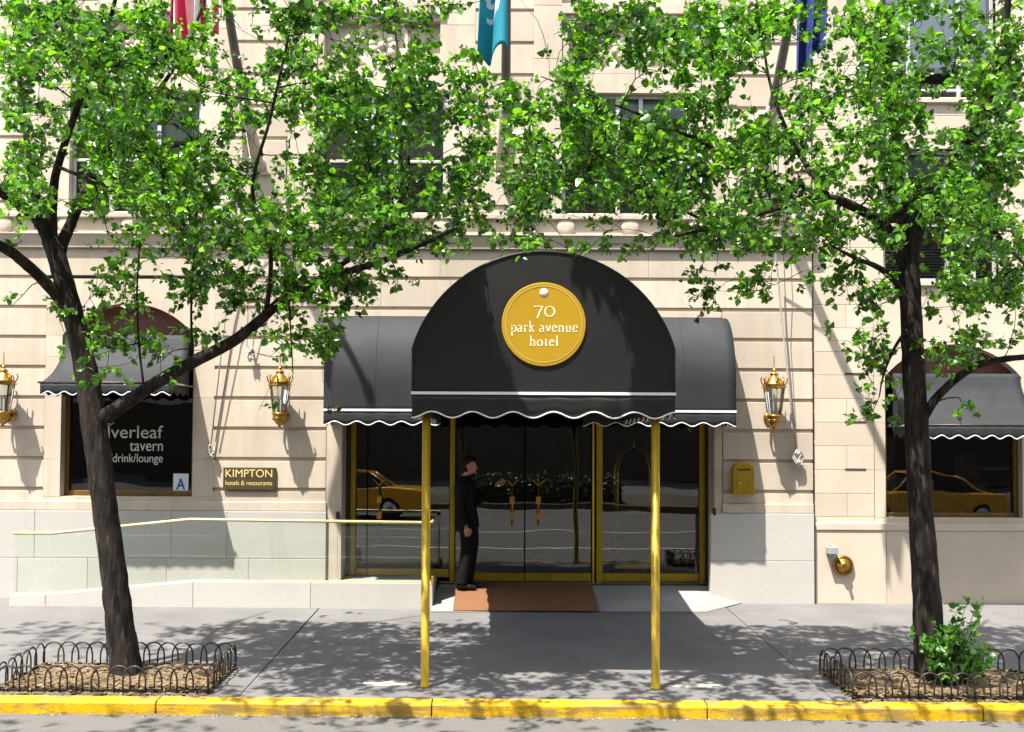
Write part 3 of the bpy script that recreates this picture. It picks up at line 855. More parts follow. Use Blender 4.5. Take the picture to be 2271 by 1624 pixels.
# serif lettering drawn with a broad nib
def A(cx, cy, rx, ry, d0, d1, n=18):
    return [(cx + rx * math.cos(R(d0 + (d1 - d0) * i / n)), cy + ry * math.sin(R(d0 + (d1 - d0) * i / n))) for i in range(n + 1)]
GL = {
 '7': (.80, [[(.05, 1.12), (.10, 1.26), (.22, 1.22), (.80, 1.24)], [(.80, 1.24), (.55, .62), (.30, -.20)]]),
 '0': (1.0, [A(.5, .62, .44, .60, 90, 450, 32)]),
 'p': (.82, [[(.02, .92), (.18, 1.0)], [(.18, .98), (.18, -.55)], A(.42, .50, .34, .48, 150, -150, 26), [(.02, -.56), (.36, -.56)]]),
 'a': (.72, [A(.32, .74, .22, .24, 150, 0), [(.54, .74), (.54, .10), (.70, .02)], A(.30, .26, .25, .26, 60, 330, 22)]),
 'r': (.60, [[(.02, .92), (.18, 1.0)], [(.18, .98), (.18, .0)], [(.18, .66), (.30, .92), (.44, .99), (.56, .88)], [(.02, 0), (.36, 0)]]),
 'k': (.78, [[(.02, 1.60), (.18, 1.68)], [(.18, 1.66), (.18, 0)], [(.18, .42), (.58, .96)], [(.34, .58), (.62, .10), (.76, 0)], [(.02, 0), (.34, 0)], [(.44, .97), (.70, .97)]]),
 'v': (.74, [[(.08, .98), (.38, .02)], [(.38, .02), (.66, .98)], [(-.02, .98), (.24, .98)], [(.52, .98), (.76, .98)]]),
 'e': (.74, [[(.08, .56), (.66, .64)], A(.38, .52, .31, .48, 15, 325, 28)]),
 'n': (.86, [[(.02, .92), (.18, 1.0)], [(.18, .98), (.18, 0)], [(.18, .70), (.34, .94), (.52, .98), (.66, .84), (.68, .60), (.68, 0)], [(.02, 0), (.34, 0)], [(.54, 0), (.84, 0)]]),
 'u': (.88, [[(.02, .95), (.18, .98)], [(.18, .98), (.18, .34), (.26, .08), (.42, .02), (.58, .14), (.68, .30)], [(.68, .98), (.68, .08), (.84, .0)], [(.54, .96), (.68, .98)]]),
 'h': (.86, [[(.02, 1.60), (.18, 1.68)], [(.18, 1.66), (.18, 0)], [(.18, .70), (.34, .94), (.52, .98), (.66, .84), (.68, .60), (.68, 0)], [(.02, 0), (.34, 0)], [(.54, 0), (.84, 0)]]),
 'o': (.80, [A(.40, .49, .34, .49, 90, 450, 30)]),
 't': (.54, [[(.02, .94), (.24, 1.24), (.24, .24), (.34, .04), (.52, .08)], [(.04, .96), (.50, .96)]]),
 'l': (.40, [[(.02, 1.60), (.18, 1.68)], [(.18, 1.66), (.18, 0)], [(.02, 0), (.36, 0)]]),
 ' ': (.42, []),
}
def nib(mb, s, cx, z, y, xh, width, fat=1.0):
    adv = sum(GL[c][0] + .16 for c in s) - .16
    k = width / adv
    x = cx - width / 2
    for c in s:
        w_, st = GL[c]
        for line in st:
            p = [Vector((x + q[0] * k, z + q[1] * xh)) for q in line]
            lft, rgt = [], []
            for i in range(len(p)):
                d = (p[min(i + 1, len(p) - 1)] - p[max(i - 1, 0)]).normalized()
                th = (.035 + .060 * abs(d.y) ** 1.2) * xh * fat * 1.15
                nrm = Vector((-d.y, d.x)) * th
                lft.append(p[i] + nrm); rgt.append(p[i] - nrm)
            for i in range(len(p) - 1):
                mb.prism([(q.x, y, q.y) for q in (lft[i], rgt[i], rgt[i+1], lft[i+1])], (0, -.002, 0))
        x += (w_ + .16) * k
zs_ = lambda py: sc.z + (808 - py) * PX
xs_ = lambda px: sc.x + (822 - px) * -PX
m = MB()
nib(m, '70', xs_(832), zs_(688), sy - .0165, 128 * PX, 325 * PX, .85)
nib(m, 'park avenue', xs_(828), zs_(925), sy - .0165, 100 * PX, 1030 * PX, .85)
nib(m, 'hotel', xs_(826), zs_(1140), sy - .0165, 92 * PX, 445 * PX, .95)
m.build('lettering', M['cream'], SG)

# curved awnings over the two arched windows
def window_awning(cx, hw, ztop, zfront, zbot, y0, label, nsc):
    t = thing('window_awning', label, 'awning', (cx, y0, zfront), 'flared grey awnings over the arched windows')
    H_ = ztop - zfront
    pr = [(y0 - .01, ztop), (y0 - .10, ztop - .30 * H_), (y0 - .24, ztop - .58 * H_), (y0 - .42, ztop - .78 * H_), (y0 - .62, ztop - .92 * H_), (y0 - .80, zfront)]
    f = prof_fn(pr)
    m = MB()
    m.grid(lambda u, v: (cx - hw + 2 * hw * u, f(v)[0], f(v)[1] - .01 * math.sin(math.pi * u * 3) ** 2 * math.sin(math.pi * v)), 18, 20)
    for s in (-1, 1):
        m.quad(*[(cx + s * hw, f(i / 20)[0], f(i / 20)[1]) for i in range(21)] + [(cx + s * hw, y0 - .01, zfront)])
    m.build('cover', M['canvas'], t, solid=.005)
    valance(t, cx - hw, cx + hw, y0 - .805, zfront - .008, zbot, nsc, M['canvas'], .045)
    for s in (-1, 1):
        m = MB(); m.grid(lambda u, v: (cx + s * hw, y0 - .80 + .79 * u, zfront + (zbot + .045 * (.5 - .5 * math.cos(6.283 * 3 * u)) - zfront) * v), 30, 2)
        m.build('side_valance', M['canvas'], t, solid=.004)
    m = MB(); m.tube([(cx - hw - .03, y0 - .80, zfront), (cx + hw + .03, y0 - .80, zfront)], .014, 8); m.build('front_bar', M['darkbronze'], t)
    for s in (-1, 1):
        m = MB(); m.tube([(cx + s * (hw - .02), y0 - .79, zfront), (cx + s * (hw + .06), y0 + .01, zfront - .01)], .016, 8); m.build('arm', M['chrome'], t)
    return t
window_awning(-5.07, .845, 3.60, 2.905, 2.745, 0, 'flared dark grey awning over the tavern window at left, partly behind a tree trunk', 8)
window_awning(6.30, .865, 3.125, 2.405, 2.23, .05, 'flared dark grey awning over the right hand window, behind the tree with the shrub', 8)
# ------------------------------------------------------------------ access ramp with glass balustrade
RA = thing('access_ramp', 'low granite access ramp with green glass balustrade and brass handrail beneath the tavern window', 'ramp', (-3.6, -.55, 0))
RY = -.62
rx = [-6.34, -5.87, -3.95, -.83]
rz = [.145, .148, .325, .318]
def rzx(x):
    for i in range(3):
        if x <= rx[i + 1]:
            k = (x - rx[i]) / (rx[i + 1] - rx[i]); return rz[i] + k * (rz[i + 1] - rz[i])
    return rz[-1]
cutx = [-6.34, -5.87, -4.95, -3.95, -2.42, -.83]
m = MB()
for i in range(len(cutx) - 1):
    a, b_ = cutx[i], cutx[i + 1] - .004
    m.prism([(a, RY, -.3), (b_, RY, -.3), (b_, RY, rzx(b_)), (a, RY, rzx(a))], (0, .13, 0), t=rnd.random())
m.build('kerb_wall', M['granite'], RA, bevel=.005)
m = MB(); m.prism([(-6.3, -.489, -.3), (-.835, -.489, -.3), (-.835, -.489, .27), (-3.95, -.489, .27), (-5.95, -.489, .03), (-6.3, -.489, .02)], (0, .50, 0))
m.prism([(-2.10, .011, -.3), (-.835, .011, -.3), (-.835, .011, .27), (-2.10, .011, .27)], (0, .5, 0))
m.build('ramp_floor', M['apron'], RA)
m = MB(); m.tube([(x, RY + .03, rzx(x) + .006) for x in (-6.36, -5.87, -3.95, -.82)], .012, 8); m.build('base_rail', M['palebrass'], RA)
hz = lambda x: 2.19 - (975 - 975) if False else None
hr = [(-6.33, .925), (-5.83, .925), (-4.02, 1.115), (-.90, 1.085)]
def hzx(x):
    for i in range(3):
        if x <= hr[i + 1][0]:
            k = (x - hr[i][0]) / (hr[i + 1][0] - hr[i][0]); return hr[i][1] + k * (hr[i + 1][1] - hr[i][1])
    return hr[-1][1]
gx = [-6.31, -5.86, -3.98, -2.88, -2.08, -.87]
for i in range(len(gx) - 1):
    a, b_ = gx[i], gx[i + 1] - .008
    xs = [a] + [c for c in (-5.83, -4.02, -3.95) if a < c < b_] + [b_]
    m = MB(); m.prism([(x, RY + .05, rzx(x) + .006) for x in xs] + [(x, RY + .05, hzx(x)) for x in reversed(xs)], (0, .012, 0))
    m.build('glass_panel', M['rampglass'], RA)
m = MB(); m.prism([(-.865, RY + .075, .32), (-.865, -.02, .32), (-.865, -.02, 1.08), (-.865, RY + .075, 1.08)], (.012, 0, 0)); m.build('glass_panel', M['rampglass'], RA)
m = MB(); m.tube([(x, RY + .056, z + .012) for x, z in hr] + [(-.86, RY + .08, 1.097), (-.858, -.02, 1.097)], .021, 10); m.build('handrail', M['palebrass'], RA)
m = MB(); m.box(-.852, -.82, RY - .005, RY + .12, .30, .40); m.build('end_cap', M['brass'], RA, bevel=.004)

# doormat, following the slope of the apron
def apz(y): return .19 + (y - (DY - .1)) * (.19 + .017) / (DY - .1 + .83) if y < DY - .1 else .19
m = MB(); m.prism([(-.56, -.80, apz(-.80) + .004), (1.32, -.80, apz(-.80) + .004), (1.32, .36, apz(.36) + .004), (-.56, .36, apz(.36) + .004)], (0, 0, .012))
tag(m.build('doormat', M['mat'], org=(.4, -.2, .1), bevel=.004), 'rust brown doormat lying on the slope in front of the glass doors', 'doormat')
# small pale box beside the step
p = at(988, 1318, -.62)

# ------------------------------------------------------------------ wall lanterns
def lantern(x, label):
    y = -.25
    L_ = thing('wall_lantern', label, 'lantern', (x, 0, 2.4), 'brass carriage lanterns on the limestone front')
    m = MB()
    m.lathe([(.085, 0), (.085, -.018), (.05, -.032), (.02, -.036)], (x, 0, 2.50), 20, 'y')
    m.tube([(x, -.03, 2.50), (x, -.12, 2.44), (x, y + .03, 2.42)], [.022, .02, .02], 10)
    m.tube([(x, -.03, 2.44), (x - .05, -.08, 2.38), (x - .07, -.14, 2.43), (x - .04, -.15, 2.47)], [.016, .016, .013, .008], 8)
    m.build('bracket', M['lampbrass'], L_)
    m = MB()
    m.lathe([(.012, 2.335), (.026, 2.345), (.016, 2.365), (.045, 2.39), (.075, 2.43), (.088, 2.48), (.092, 2.515), (.105, 2.52), (.105, 2.535), (.085, 2.54)], (x, y, 0), 16)
    for k in range(6):
        an = k * math.pi / 3 + .3
        m.ball((x + .078 * math.cos(an), y + .078 * math.sin(an), 2.46), .02, .02, .026, 8, 6)
    m.build('cup', M['lampbrass'], L_)
    m = MB(); m.lathe([(.085, 2.537), (.138, 2.90)], (x, y, 0), 6, s=False, a0=math.pi / 6); m.build('glass', M['lampglass'], L_)
    m = MB()
    for k in range(6):
        an = k * math.pi / 3 + math.pi / 6
        m.tube([(x + .088 * math.cos(an), y + .088 * math.sin(an), 2.535), (x + .142 * math.cos(an), y + .142 * math.sin(an), 2.905)], .0075, 6)
    m.lathe([(.145, 2.895), (.168, 2.905), (.168, 2.925), (.14, 2.93)], (x, y, 0), 6, s=False, a0=math.pi / 6)
    m.build('cage', M['lampbrass'], L_)
    m = MB()
    m.lathe([(.150, 2.93), (.12, 2.965), (.085, 3.02), (.055, 3.06), (.045, 3.07), (.060, 3.085), (.045, 3.105), (.02, 3.115), (.030, 3.135), (.018, 3.155), (.008, 3.17), (.006, 3.32), (.001, 3.36)], (x, y, 0), 16)
    m.build('dome', M['lampbrass'], L_)
    for k in range(6):
        an = k * math.pi / 3 + math.pi / 6
        c, s = math.cos(an), math.sin(an)
        m = MB()
        m.tube([(x + r * c, y + r * s, z) for r, z in ((.14, 2.93), (.165, 2.97), (.18, 3.02), (.165, 3.055), (.150, 3.04))], [.009, .010, .010, .008, .004], 6)
        m.tube([(x + r * c, y + r * s, z) for r, z in ((.13, 2.94), (.13, 2.99), (.115, 3.03), (.10, 3.015))], [.008, .008, .007, .004], 6)
        m.build('crest_curl', M['lampbrass'], L_)
    m = MB()
    for k in range(3):
        an = k * 2.094 + .5
        m.tube([(x + .03 * math.cos(an), y + .03 * math.sin(an), 2.54), (x + .03 * math.cos(an), y + .03 * math.sin(an), 2.72)], [.012, .012], 8)
    m.build('candle', M['wax'], L_)
lantern(3.727, 'brass carriage lantern on the pier right of the door awning, above a rope coil')
lantern(-2.93, 'brass carriage lantern above the bronze plaque, half hidden by hanging leaves')
lantern(-6.655, 'brass carriage lantern cut by the left edge of the photo')

# plaque
PQ = thing('wall_plaque', 'bronze wall plaque with gold lettering on the pier left of the doors', 'plaque', (-3.375, 0, 1.64))
m = MB(); m.box(-3.735, -3.018, -.035, 0, 1.49, 1.795); m.build('plate', M['plaque'], PQ, bevel=.006)
text('KIMPTON', -3.70, 1.665, -.0365, .635, .105, 'lettering', M['goldletter'], PQ, 'LEFT', .003)
text('hotels & restaurants', -3.70, 1.555, -.0365, .635, .062, 'lettering', M['goldletter'], PQ, 'LEFT', .003)

# mail box
BX = thing('mail_box', 'yellow brass letter box with rounded top on the right pier', 'letter box', (3.335, 0, 1.45))
m = MB()
bw = .145; bx = 3.338
pts = [(bx - bw, -.16, 1.46)] + [(bx + bw, -.16, 1.46)] + [(bx + bw * math.cos(a), -.16, 1.79 + .115 * math.sin(a)) for a in [math.pi * i / 14 for i in range(15)]]
m.prism(pts, (0, .16, 0)); m.build('body', M['pole'], BX, bevel=.012)
m = MB(); m.box(bx - .10, bx + .10, -.168, -.161, 1.50, 1.74); m.build('door', M['pole'], BX, bevel=.003)
m = MB(); m.box(bx - .09, bx + .09, -.166, -.159, 1.79, 1.81); m.build('slot', M['darkbronze'], BX)
m = MB(); m.lathe([(.012, 0), (.012, -.012), (.004, -.014)], (bx - .06, -.168, 1.62), 10, 'y'); m.build('lock', M['chrome'], BX)

# fire connection and alarm box
p = at(1871, 1255, .0)
FC = thing('standpipe_cap', 'round brass standpipe connection on the wing wall near the pavement', 'standpipe', (p.x, .03, p.z))
m = MB(); m.lathe([(.135, 0), (.142, -.02), (.130, -.045), (.112, -.04), (.108, -.025)], (p.x, .03, p.z), 30, 'y'); m.build('flange', M['lampbrass'], FC)
m = MB(); m.lathe([(.108, -.02), (.10, -.05), (.06, -.075), (.055, -.095), (.035, -.10), (.004, -.10)], (p.x, .03, p.z), 24, 'y')
m.box(p.x - .018, p.x + .018, -.12 + .03 - .03, -.06, p.z - .018, p.z + .018); m.build('cap', M['lampbrass'], FC)
p = at(1843, 1220, .0)
m = MB(); m.box(p.x - .063, p.x + .063, -.11, .03, p.z - .048, p.z + .048); m.tube([(p.x - .03, -.03, p.z + .048), (p.x - .03, -.03, p.z + .085)], .018, 8)
tag(m.build('alarm_box', M['boxgrey'], org=(p.x, .03, p.z), bevel=.012), 'small pale grey alarm box above and left of the brass standpipe', 'alarm box')
# dark bell pushes on the door jambs
for (px, py, lab) in ((749, 1143, 'small dark bell push on the left stone jamb of the entrance'), (1584, 1135, 'small dark bell push on the right stone jamb of the entrance')):
    p = at(px, py, -.03)
    m = MB(); m.box(p.x - .022, p.x + .022, -.05, -.004, p.z - .05, p.z + .05)
    tag(m.build('bell_push', M['iron'], org=(p.x, 0, p.z), bevel=.006), lab, 'bell push', 'bell pushes beside the entrance')

# ------------------------------------------------------------------ flagpoles, flags, halyards
PTOP = {}
def flagpole(px, label):
    b = at(px, 372, 0)
    zb = 5.95
    F = thing('flagpole', label, 'flagpole', (b.x, 0, zb), 'flagpoles slanting out from the front')
    m = MB()
    ln = 2.45
    P = lambda t: (b.x, -.06 - t, zb + 1.05 * t)
    m.tube([P(.12), P(.5), P(1.2), P(1.9), P(ln)], [.072, .066, .058, .05, .04], 14)
    m.build('pole', M['polegrey'], F)
    m = MB(); m.tube([P(-.03), P(.02), P(.10), P(.22), P(.36), P(.60), P(.63)], [.09, .125, .138, .125, .098, .085, .06], 16)
    m.lathe([(.15, 0), (.15, -.04), (.11, -.07)], (b.x, 0, zb + .02), 20, 'y')
    m.build('socket', M['stone'], F)
    m = MB(); m.ball(P(ln + .05), .07, .07, .07); m.build('finial', M['lampbrass'], F)
    PTOP[px] = P
    return F
flagpole(566, 'grey flagpole above the lantern with the plaque, leftmost of three')
flagpole(1120, 'grey flagpole above the entrance canopy, beside the teal flag')
flagpole(1686, 'grey flagpole on the right among branches, beside the blue flag')

def stripes(name, cols):
    return [mk(name + '_' + str(i), c, rough=.75) for i, c in enumerate(cols)]
def flag(name, label, px, x0, x1, ztop, zbot, fn_col, mats, folds, seed, tail=.10):
    P = PTOP[px]
    yc = P(2.0)[1]
    t = thing(name, label, 'flag', ((x0 + x1) / 2, yc, ztop), 'flags hanging from the flagpoles')
    r = random.Random(seed)
    ph = r.uniform(0, 6)
    m = MB(); nu, nv = 44, 30
    def fn(u, v):
        fold = math.sin(u * 6.283 * folds + ph + v * .8) * (.05 + .05 * v)
        x = x0 + (x1 - x0) * (u + .06 * math.sin(u * 12 + v * 3)) + .05 * (v - .5) * math.sin(ph + 3 * u)
        z = ztop + (zbot - ztop) * v * (1 - tail * u + .04 * math.sin(u * 9 + ph))
        return (x, yc + fold + .12 * v, z)
    m.grid(fn, nu, nv)
    o = m.build('cloth', mats[0], t, solid=.003)
    for k in mats[1:]: o.data.materials.append(k)
    for i, pl in enumerate(o.data.polygons):
        u = (i % nu) / nu; v = (i // nu) / nv
        pl.material_index = fn_col(u, v)
    m = MB()
    for k in (.02, .5, .98): m.tube([P(2.0), fn(k, 0)], .004, 5)
    m.build('tie', M['rope'], t)
    return t, fn
FM = stripes('flag_cloth', [(.55, .02, .08), (.75, .70, .72), (.02, .03, .22)])
flag('striped_flag', 'red and white striped flag hanging at upper left behind leaves', 566, -3.95, -3.40, 8.55, 6.92,
     lambda u, v: 2 if (v < .35 and u < .45) else int(u * 9) % 2, FM, 3, 2)
TM = stripes('teal_cloth', [(.0, .235, .33), (.55, .60, .66), (.0, .12, .19)])
def tealcol(u, v):
    # white S shaped mark
    x, y = (u - .55) / .26, (v - .62) / .11
    if abs(x) < 1 and abs(y) < 1:
        r1 = math.hypot(x, (y + .45) / .55); r2 = math.hypot(x, (y - .45) / .55)
        if (.5 < r1 < 1 and not (x > .1 and y > -.45)) or (.5 < r2 < 1 and not (x < -.1 and y < .45)): return 1
    return 0
flag('teal_flag', 'teal flag with a pale S mark hanging beside the middle flagpole', 1120, -.25, .08, 8.5, 6.70, tealcol, TM, 1.2, 5, .08)
BM = stripes('blue_cloth', [(.016, .035, .20), (.45, .50, .58), (.012, .02, .10)])
flag('blue_flag', 'dark blue flag hanging in folds at upper right among leaves', 1686, 3.53, 3.88, 8.5, 6.42,
     lambda u, v: 1 if (abs(u - .62) < .05 and .25 < v < .62) else 0, BM, 2.2, 9, .18)

def rope(name, pts, r, mat, label, coil=None, group=None):
    t = thing(name, label, 'rope', pts[-1], group)
    m = MB(); m.tube(pts, r, 6); m.build('line', mat, t)
    if coil:
        c, rx_, rz_, n = coil
        m = MB(); m.box(c[0] - .012, c[0] + .012, c[1] - .02, 0, c[2] + rz_ * .5 - .02, c[2] + rz_ * .5 + .02)
        m.build('cleat', M['iron'], t)
        m = MB()
        rr = random.Random(int(c[0] * 100))
        pt = []
        for i in range(n * 14):
            a = 2 * math.pi * i / 14
            k = rr.uniform(.15, 1.15)
            pt.append((c[0] + rx_ * k * math.cos(a), c[1] - .01 - .03 * rr.random(), c[2] + rz_ * k * math.sin(a)))
        m.tube(pt, .011, 5); m.build('coil', M['rope'], t)
    return t
def a2(px, py, Y): return tuple(at(px, py, Y))
GR = 'flag halyards tied to the wall'
P = PTOP[566]
rope('flag_halyard', [P(2.3), P(1.2), (P(.3)[0] - .05, -.45, 6.1), a2(515, 545, -.16), a2(500, 700, -.10), a2(467, 995, -.05)], .009, M['rope'],
     'pale rope slanting down to a knotted coil left of the bronze plaque', (a2(469, 1003, -.05), .05, .09, 5), GR)
rope('flag_halyard', [(P(.4)[0] + .03, -.5, 6.2), a2(560, 560, -.16), a2(520, 720, -.09), a2(478, 980, -.05)], .007, M['darkrope'],
     'second darker cord just right of the slanting rope by the tavern window', None, GR)
rope('flag_halyard', [(P(.6)[0], -.68, 6.4), a2(590, 560, -.16), a2(575, 680, -.08), a2(559, 780, -.05)], .006, M['rope'],
     'rope ending in a small coil between tree branch and lantern', (a2(558, 787, -.05), .045, .10, 5), GR)
P = PTOP[1686]
rope('flag_halyard', [P(2.2), P(1.0), a2(1720, 560, -.20), a2(1733, 700, -.13), a2(1752, 880, -.07), a2(1766, 1000, -.05)], .012, M['rope'],
     'pale rope hanging beside the right lantern, ending in a coil', (a2(1768, 1016, -.06), .062, .12, 6), GR)
rope('flag_halyard', [P(.4), a2(1738, 560, -.20), a2(1744, 720, -.10), a2(1757, 880, -.06), a2(1764, 990, -.05)], .006, M['darkrope'],
     'thin dark cord close behind the pale rope beside the right lantern', None, GR)

# ------------------------------------------------------------------ things inside the windows
p = at(194, 1090, .55)
m = MB(); m.lathe([(.055, 1.385), (.055, 1.60), (.045, 1.61), (.004, 1.61)], (p.x, .55, 0), 16); tag(m.build('candle_jar', M['wax'], org=(p.x, .55, 1.38)), 'white candle standing inside the tavern window left of the trunk', 'candle')
PL = thing('sill_planter', 'long dark planter of grass on the tavern window sill', 'planter', (-4.75, .42, 1.37))
m = MB(); m.box(-5.25, -4.28, .36, .50, 1.372, 1.46); m.build('box', M['darkbronze'], PL, bevel=.005)
m = MB()
for i in range(500):
    x = rnd.uniform(-5.22, -4.31); yy = rnd.uniform(.37, .49); h = rnd.uniform(.06, .16); dx = rnd.uniform(-.04, .04)
    m.quad((x - .004, yy, 1.45), (x + .004, yy, 1.45), (x + dx, yy + rnd.uniform(-.02, .02), 1.45 + h), t=rnd.random())
m.build('grass', M['leaf2'], PL)
GC = thing('grade_card', 'pale blue window card with a large blue letter A, at the tavern window corner', 'card', (-4.42, .185, 1.42))
m = MB(); m.box(-4.482, -4.272, .185, .189, 1.43, 1.70); m.build('card', M['card'], GC)
text('A', -4.377, 1.485, .1835, .125, .15, 'letter', M['blueA'], GC, 'CENTER', .002, .02)
def chair(px, py, Y, label, rz_):
    p = at(px, py, Y); z = 1.1
    t = thing('dining_chair', label, 'chair', (p.x, Y, z), 'chairs behind the right hand window')
    m = MB(); m.ball((p.x, Y, z + .47), .23, .22, .05); m.build('seat', M['chair'], t)
    m = MB(); m.grid(lambda u, v: (p.x + .21 * math.sin(2.2 * (u - .5)), Y + .20 + .06 * v - .10 * (1 - math.cos(2.2 * (u - .5))), z + .48 + .42 * v - .05 * (2 * u - 1) ** 2 * v), 10, 6)
    m.build('backrest', M['chair'], t, solid=.03)
    for sx in (-1, 1):
        for sy_ in (-1, 1):
            m = MB(); m.tube([(p.x + sx * .17, Y + sy_ * .16, z), (p.x + sx * .15, Y + sy_ * .15, z + .46)], .014, 6); m.build('leg', M['darkbronze'], t)
chair(2160, 1090, .85, 'pale chair with round back nearest the trunk in the right window', 0)
chair(2235, 1085, 1.0, 'pale chair at the right edge of the right window', 0)
TB = thing('dining_table', 'small round table between the chairs in the right window', 'table', (at(2195, 1100, .7).x, .75, 1.1))
tx_ = at(2195, 1100, .75).x
m = MB(); m.lathe([(.30, 1.80), (.31, 1.815), (.30, 1.83), (.003, 1.83)], (tx_, .75, 0), 28); m.build('tabletop', M['wax'], TB)
m = MB(); m.lathe([(.18, 1.10), (.17, 1.13), (.03, 1.15), (.03, 1.80)], (tx_, .75, 0), 16); m.build('pedestal', M['darkbronze'], TB)
CU = thing('window_curtain', 'grey curtain gathered at the left side of the right window', 'curtain', (5.52, .42, 1.2))
m = MB(); m.grid(lambda u, v: (5.38 + .28 * u * (1 - .25 * math.sin(3.14 * v)), .42 + .035 * math.sin(u * 26), 3.0 - 1.85 * v), 40, 8); m.build('cloth', M['chair'], CU, solid=.003)

# luggage trolley behind the right side light
LC = thing('luggage_trolley', 'brass hotel luggage trolley standing just inside the right glass panel', 'trolley', (2.0, DY + .5, .19))
lx, ly = at(1406, 1200, DY + .36).x, DY + .36
m = MB()
for sx in (-1, 1):
    for sy_ in (-1, 1):
        m.tube([(lx + sx * .26, ly + sy_ * .20, .42), (lx + sx * .26, ly + sy_ * .20, 1.75), (lx + sx * .20, ly + sy_ * .15, 1.98), (lx + sx * .03, ly + sy_ * .02, 2.10)], .020, 8)
m.tube([(lx, ly, 2.08), (lx, ly, 2.18)], [.03, .012], 8)
for s in (-1, 1): m.tube([(lx - .26, ly + s * .20, 1.16), (lx + .26, ly + s * .20, 1.16)], .018, 8)
m.tube([(lx - .26, ly - .2, 1.20), (lx - .26, ly + .2, 1.20)], .014, 8); m.tube([(lx + .26, ly - .2, 1.20), (lx + .26, ly + .2, 1.20)], .014, 8)
m.build('hoop_frame', M['brass'], LC)
m = MB(); m.box(lx - .31, lx + .31, ly - .26, ly + .26, .36, .42); m.build('deck', M['brass'], LC, bevel=.01)
for sx in (-1, 1):
    for sy_ in (-1, 1):
        m = MB(); m.lathe([(.01, -.02), (.075, -.02), (.08, 0), (.075, .02), (.01, .02)], (lx + sx * .25, ly + sy_ * .2, .275), 16, 'y'); m.tube([(lx + sx * .25, ly + sy_ * .2, .28), (lx + sx * .25, ly + sy_ * .2, .37)], .012, 6); m.build('wheel', M['tyre'], LC)

# ------------------------------------------------------------------ tree pits with iron guards
def pit(x0, x1, y0, y1, mlabel, glabel):
    m = MB(); nx, ny = 40, 20
    r = random.Random(int(x0 * 10))
    def fn(u, v):
        x, y = x0 + (x1 - x0) * u, y0 + (y1 - y0) * v
        e = min(u, 1 - u, v, 1 - v)
        return (x, y, G(x, y) + .004 + (.035 * min(1, e * 8) + r.uniform(0, .018) if e > 0 else 0))
    m.grid(fn, nx, ny, s=False)
    for k in range(2600):
        x, y = r.uniform(x0 + .01, x1 - .01), r.uniform(y0 + .01, y1 - .01)
        if r.random() < .06: y = y0 - r.uniform(0, .06)
        z = G(x, y) + r.uniform(.02, .06) if y > y0 else G(x, y) + .004
        a = r.uniform(0, 6.28); l, w_ = r.uniform(.010, .042), r.uniform(.005, .014)
        dx, dy = math.cos(a), math.sin(a); tz = r.uniform(-.012, .012)
        m.quad((x - dx * l - dy * w_, y - dy * l + dx * w_, z - tz), (x + dx * l - dy * w_, y + dy * l + dx * w_, z + tz), (x + dx * l + dy * w_, y + dy * l - dx * w_, z + tz), (x - dx * l + dy * w_, y - dy * l - dx * w_, z - tz), t=r.random())
    o = struct(m.build('mulch', M['mulch']), 'stuff')
    F = thing('tree_guard', glabel, 'fence', ((x0 + x1) / 2, y0, G((x0 + x1) / 2, y0)), 'hooped iron guards round the tree pits')
    def hoops(pa, pb, n, out):
        pa, pb = Vector(pa), Vector(pb); d = (pb - pa) / n; off = Vector(out) * .006
        for i in range(n):
            a = pa + d * (i - .22); b_ = pa + d * (i + 1.22)
            pts = []
            for k in range(15):
                u = k / 14
                ang = math.pi * u
                c = (a + b_) / 2; hw = (b_ - a) / 2
                q = c - hw * math.cos(ang) * (1 if True else 1)
                hgt = .10 + .145 * math.sin(ang) ** .8
                pts.append(Vector((q.x, q.y, G(q.x, q.y) + hgt)) + off * (1 if i % 2 else -1))
            pts = [Vector((a.x, a.y, G(a.x, a.y) + .005)) + (off if i % 2 else -off)] + pts + [Vector((b_.x, b_.y, G(b_.x, b_.y) + .005)) + (off if i % 2 else -off)]
            m = MB(); m.tube(pts, .0085, 6); m.build('hoop', M['iron'], F)
        m = MB(); q0, q1 = pa - d * .2, pb + d * .2
        m.prism([(q0.x - .004, q0.y - .004, G(q0.x, q0.y) + .015), (q1.x + .004, q1.y - .004, G(q1.x, q1.y) + .015), (q1.x + .004, q1.y - .004, G(q1.x, q1.y) + .04), (q0.x - .004, q0.y - .004, G(q0.x, q0.y) + .04)], (.008 if abs(d.y) > abs(d.x) else 0, .008, 0)); m.build('bottom_rail', M['iron'], F)
    hoops((x0 + .05, y0 + .02, 0), (x1 - .05, y0 + .02, 0), 13, (0, 1, 0))
    hoops((x0 + .05, y1 - .02, 0), (x1 - .05, y1 - .02, 0), 13, (0, 1, 0))
    hoops((x0 + .02, y0 + .05, 0), (x0 + .02, y1 - .05, 0), 6, (1, 0, 0))
    hoops((x1 - .02, y0 + .05, 0), (x1 - .02, y1 - .05, 0), 6, (1, 0, 0))
pit(-4.53, -2.58, -4.76, -3.76, '', 'low black hooped iron guard around the bare trunk at left')
pit(3.20, 5.22, -4.78, -3.78, '', 'low black hooped iron guard around the tree and shrub at right')

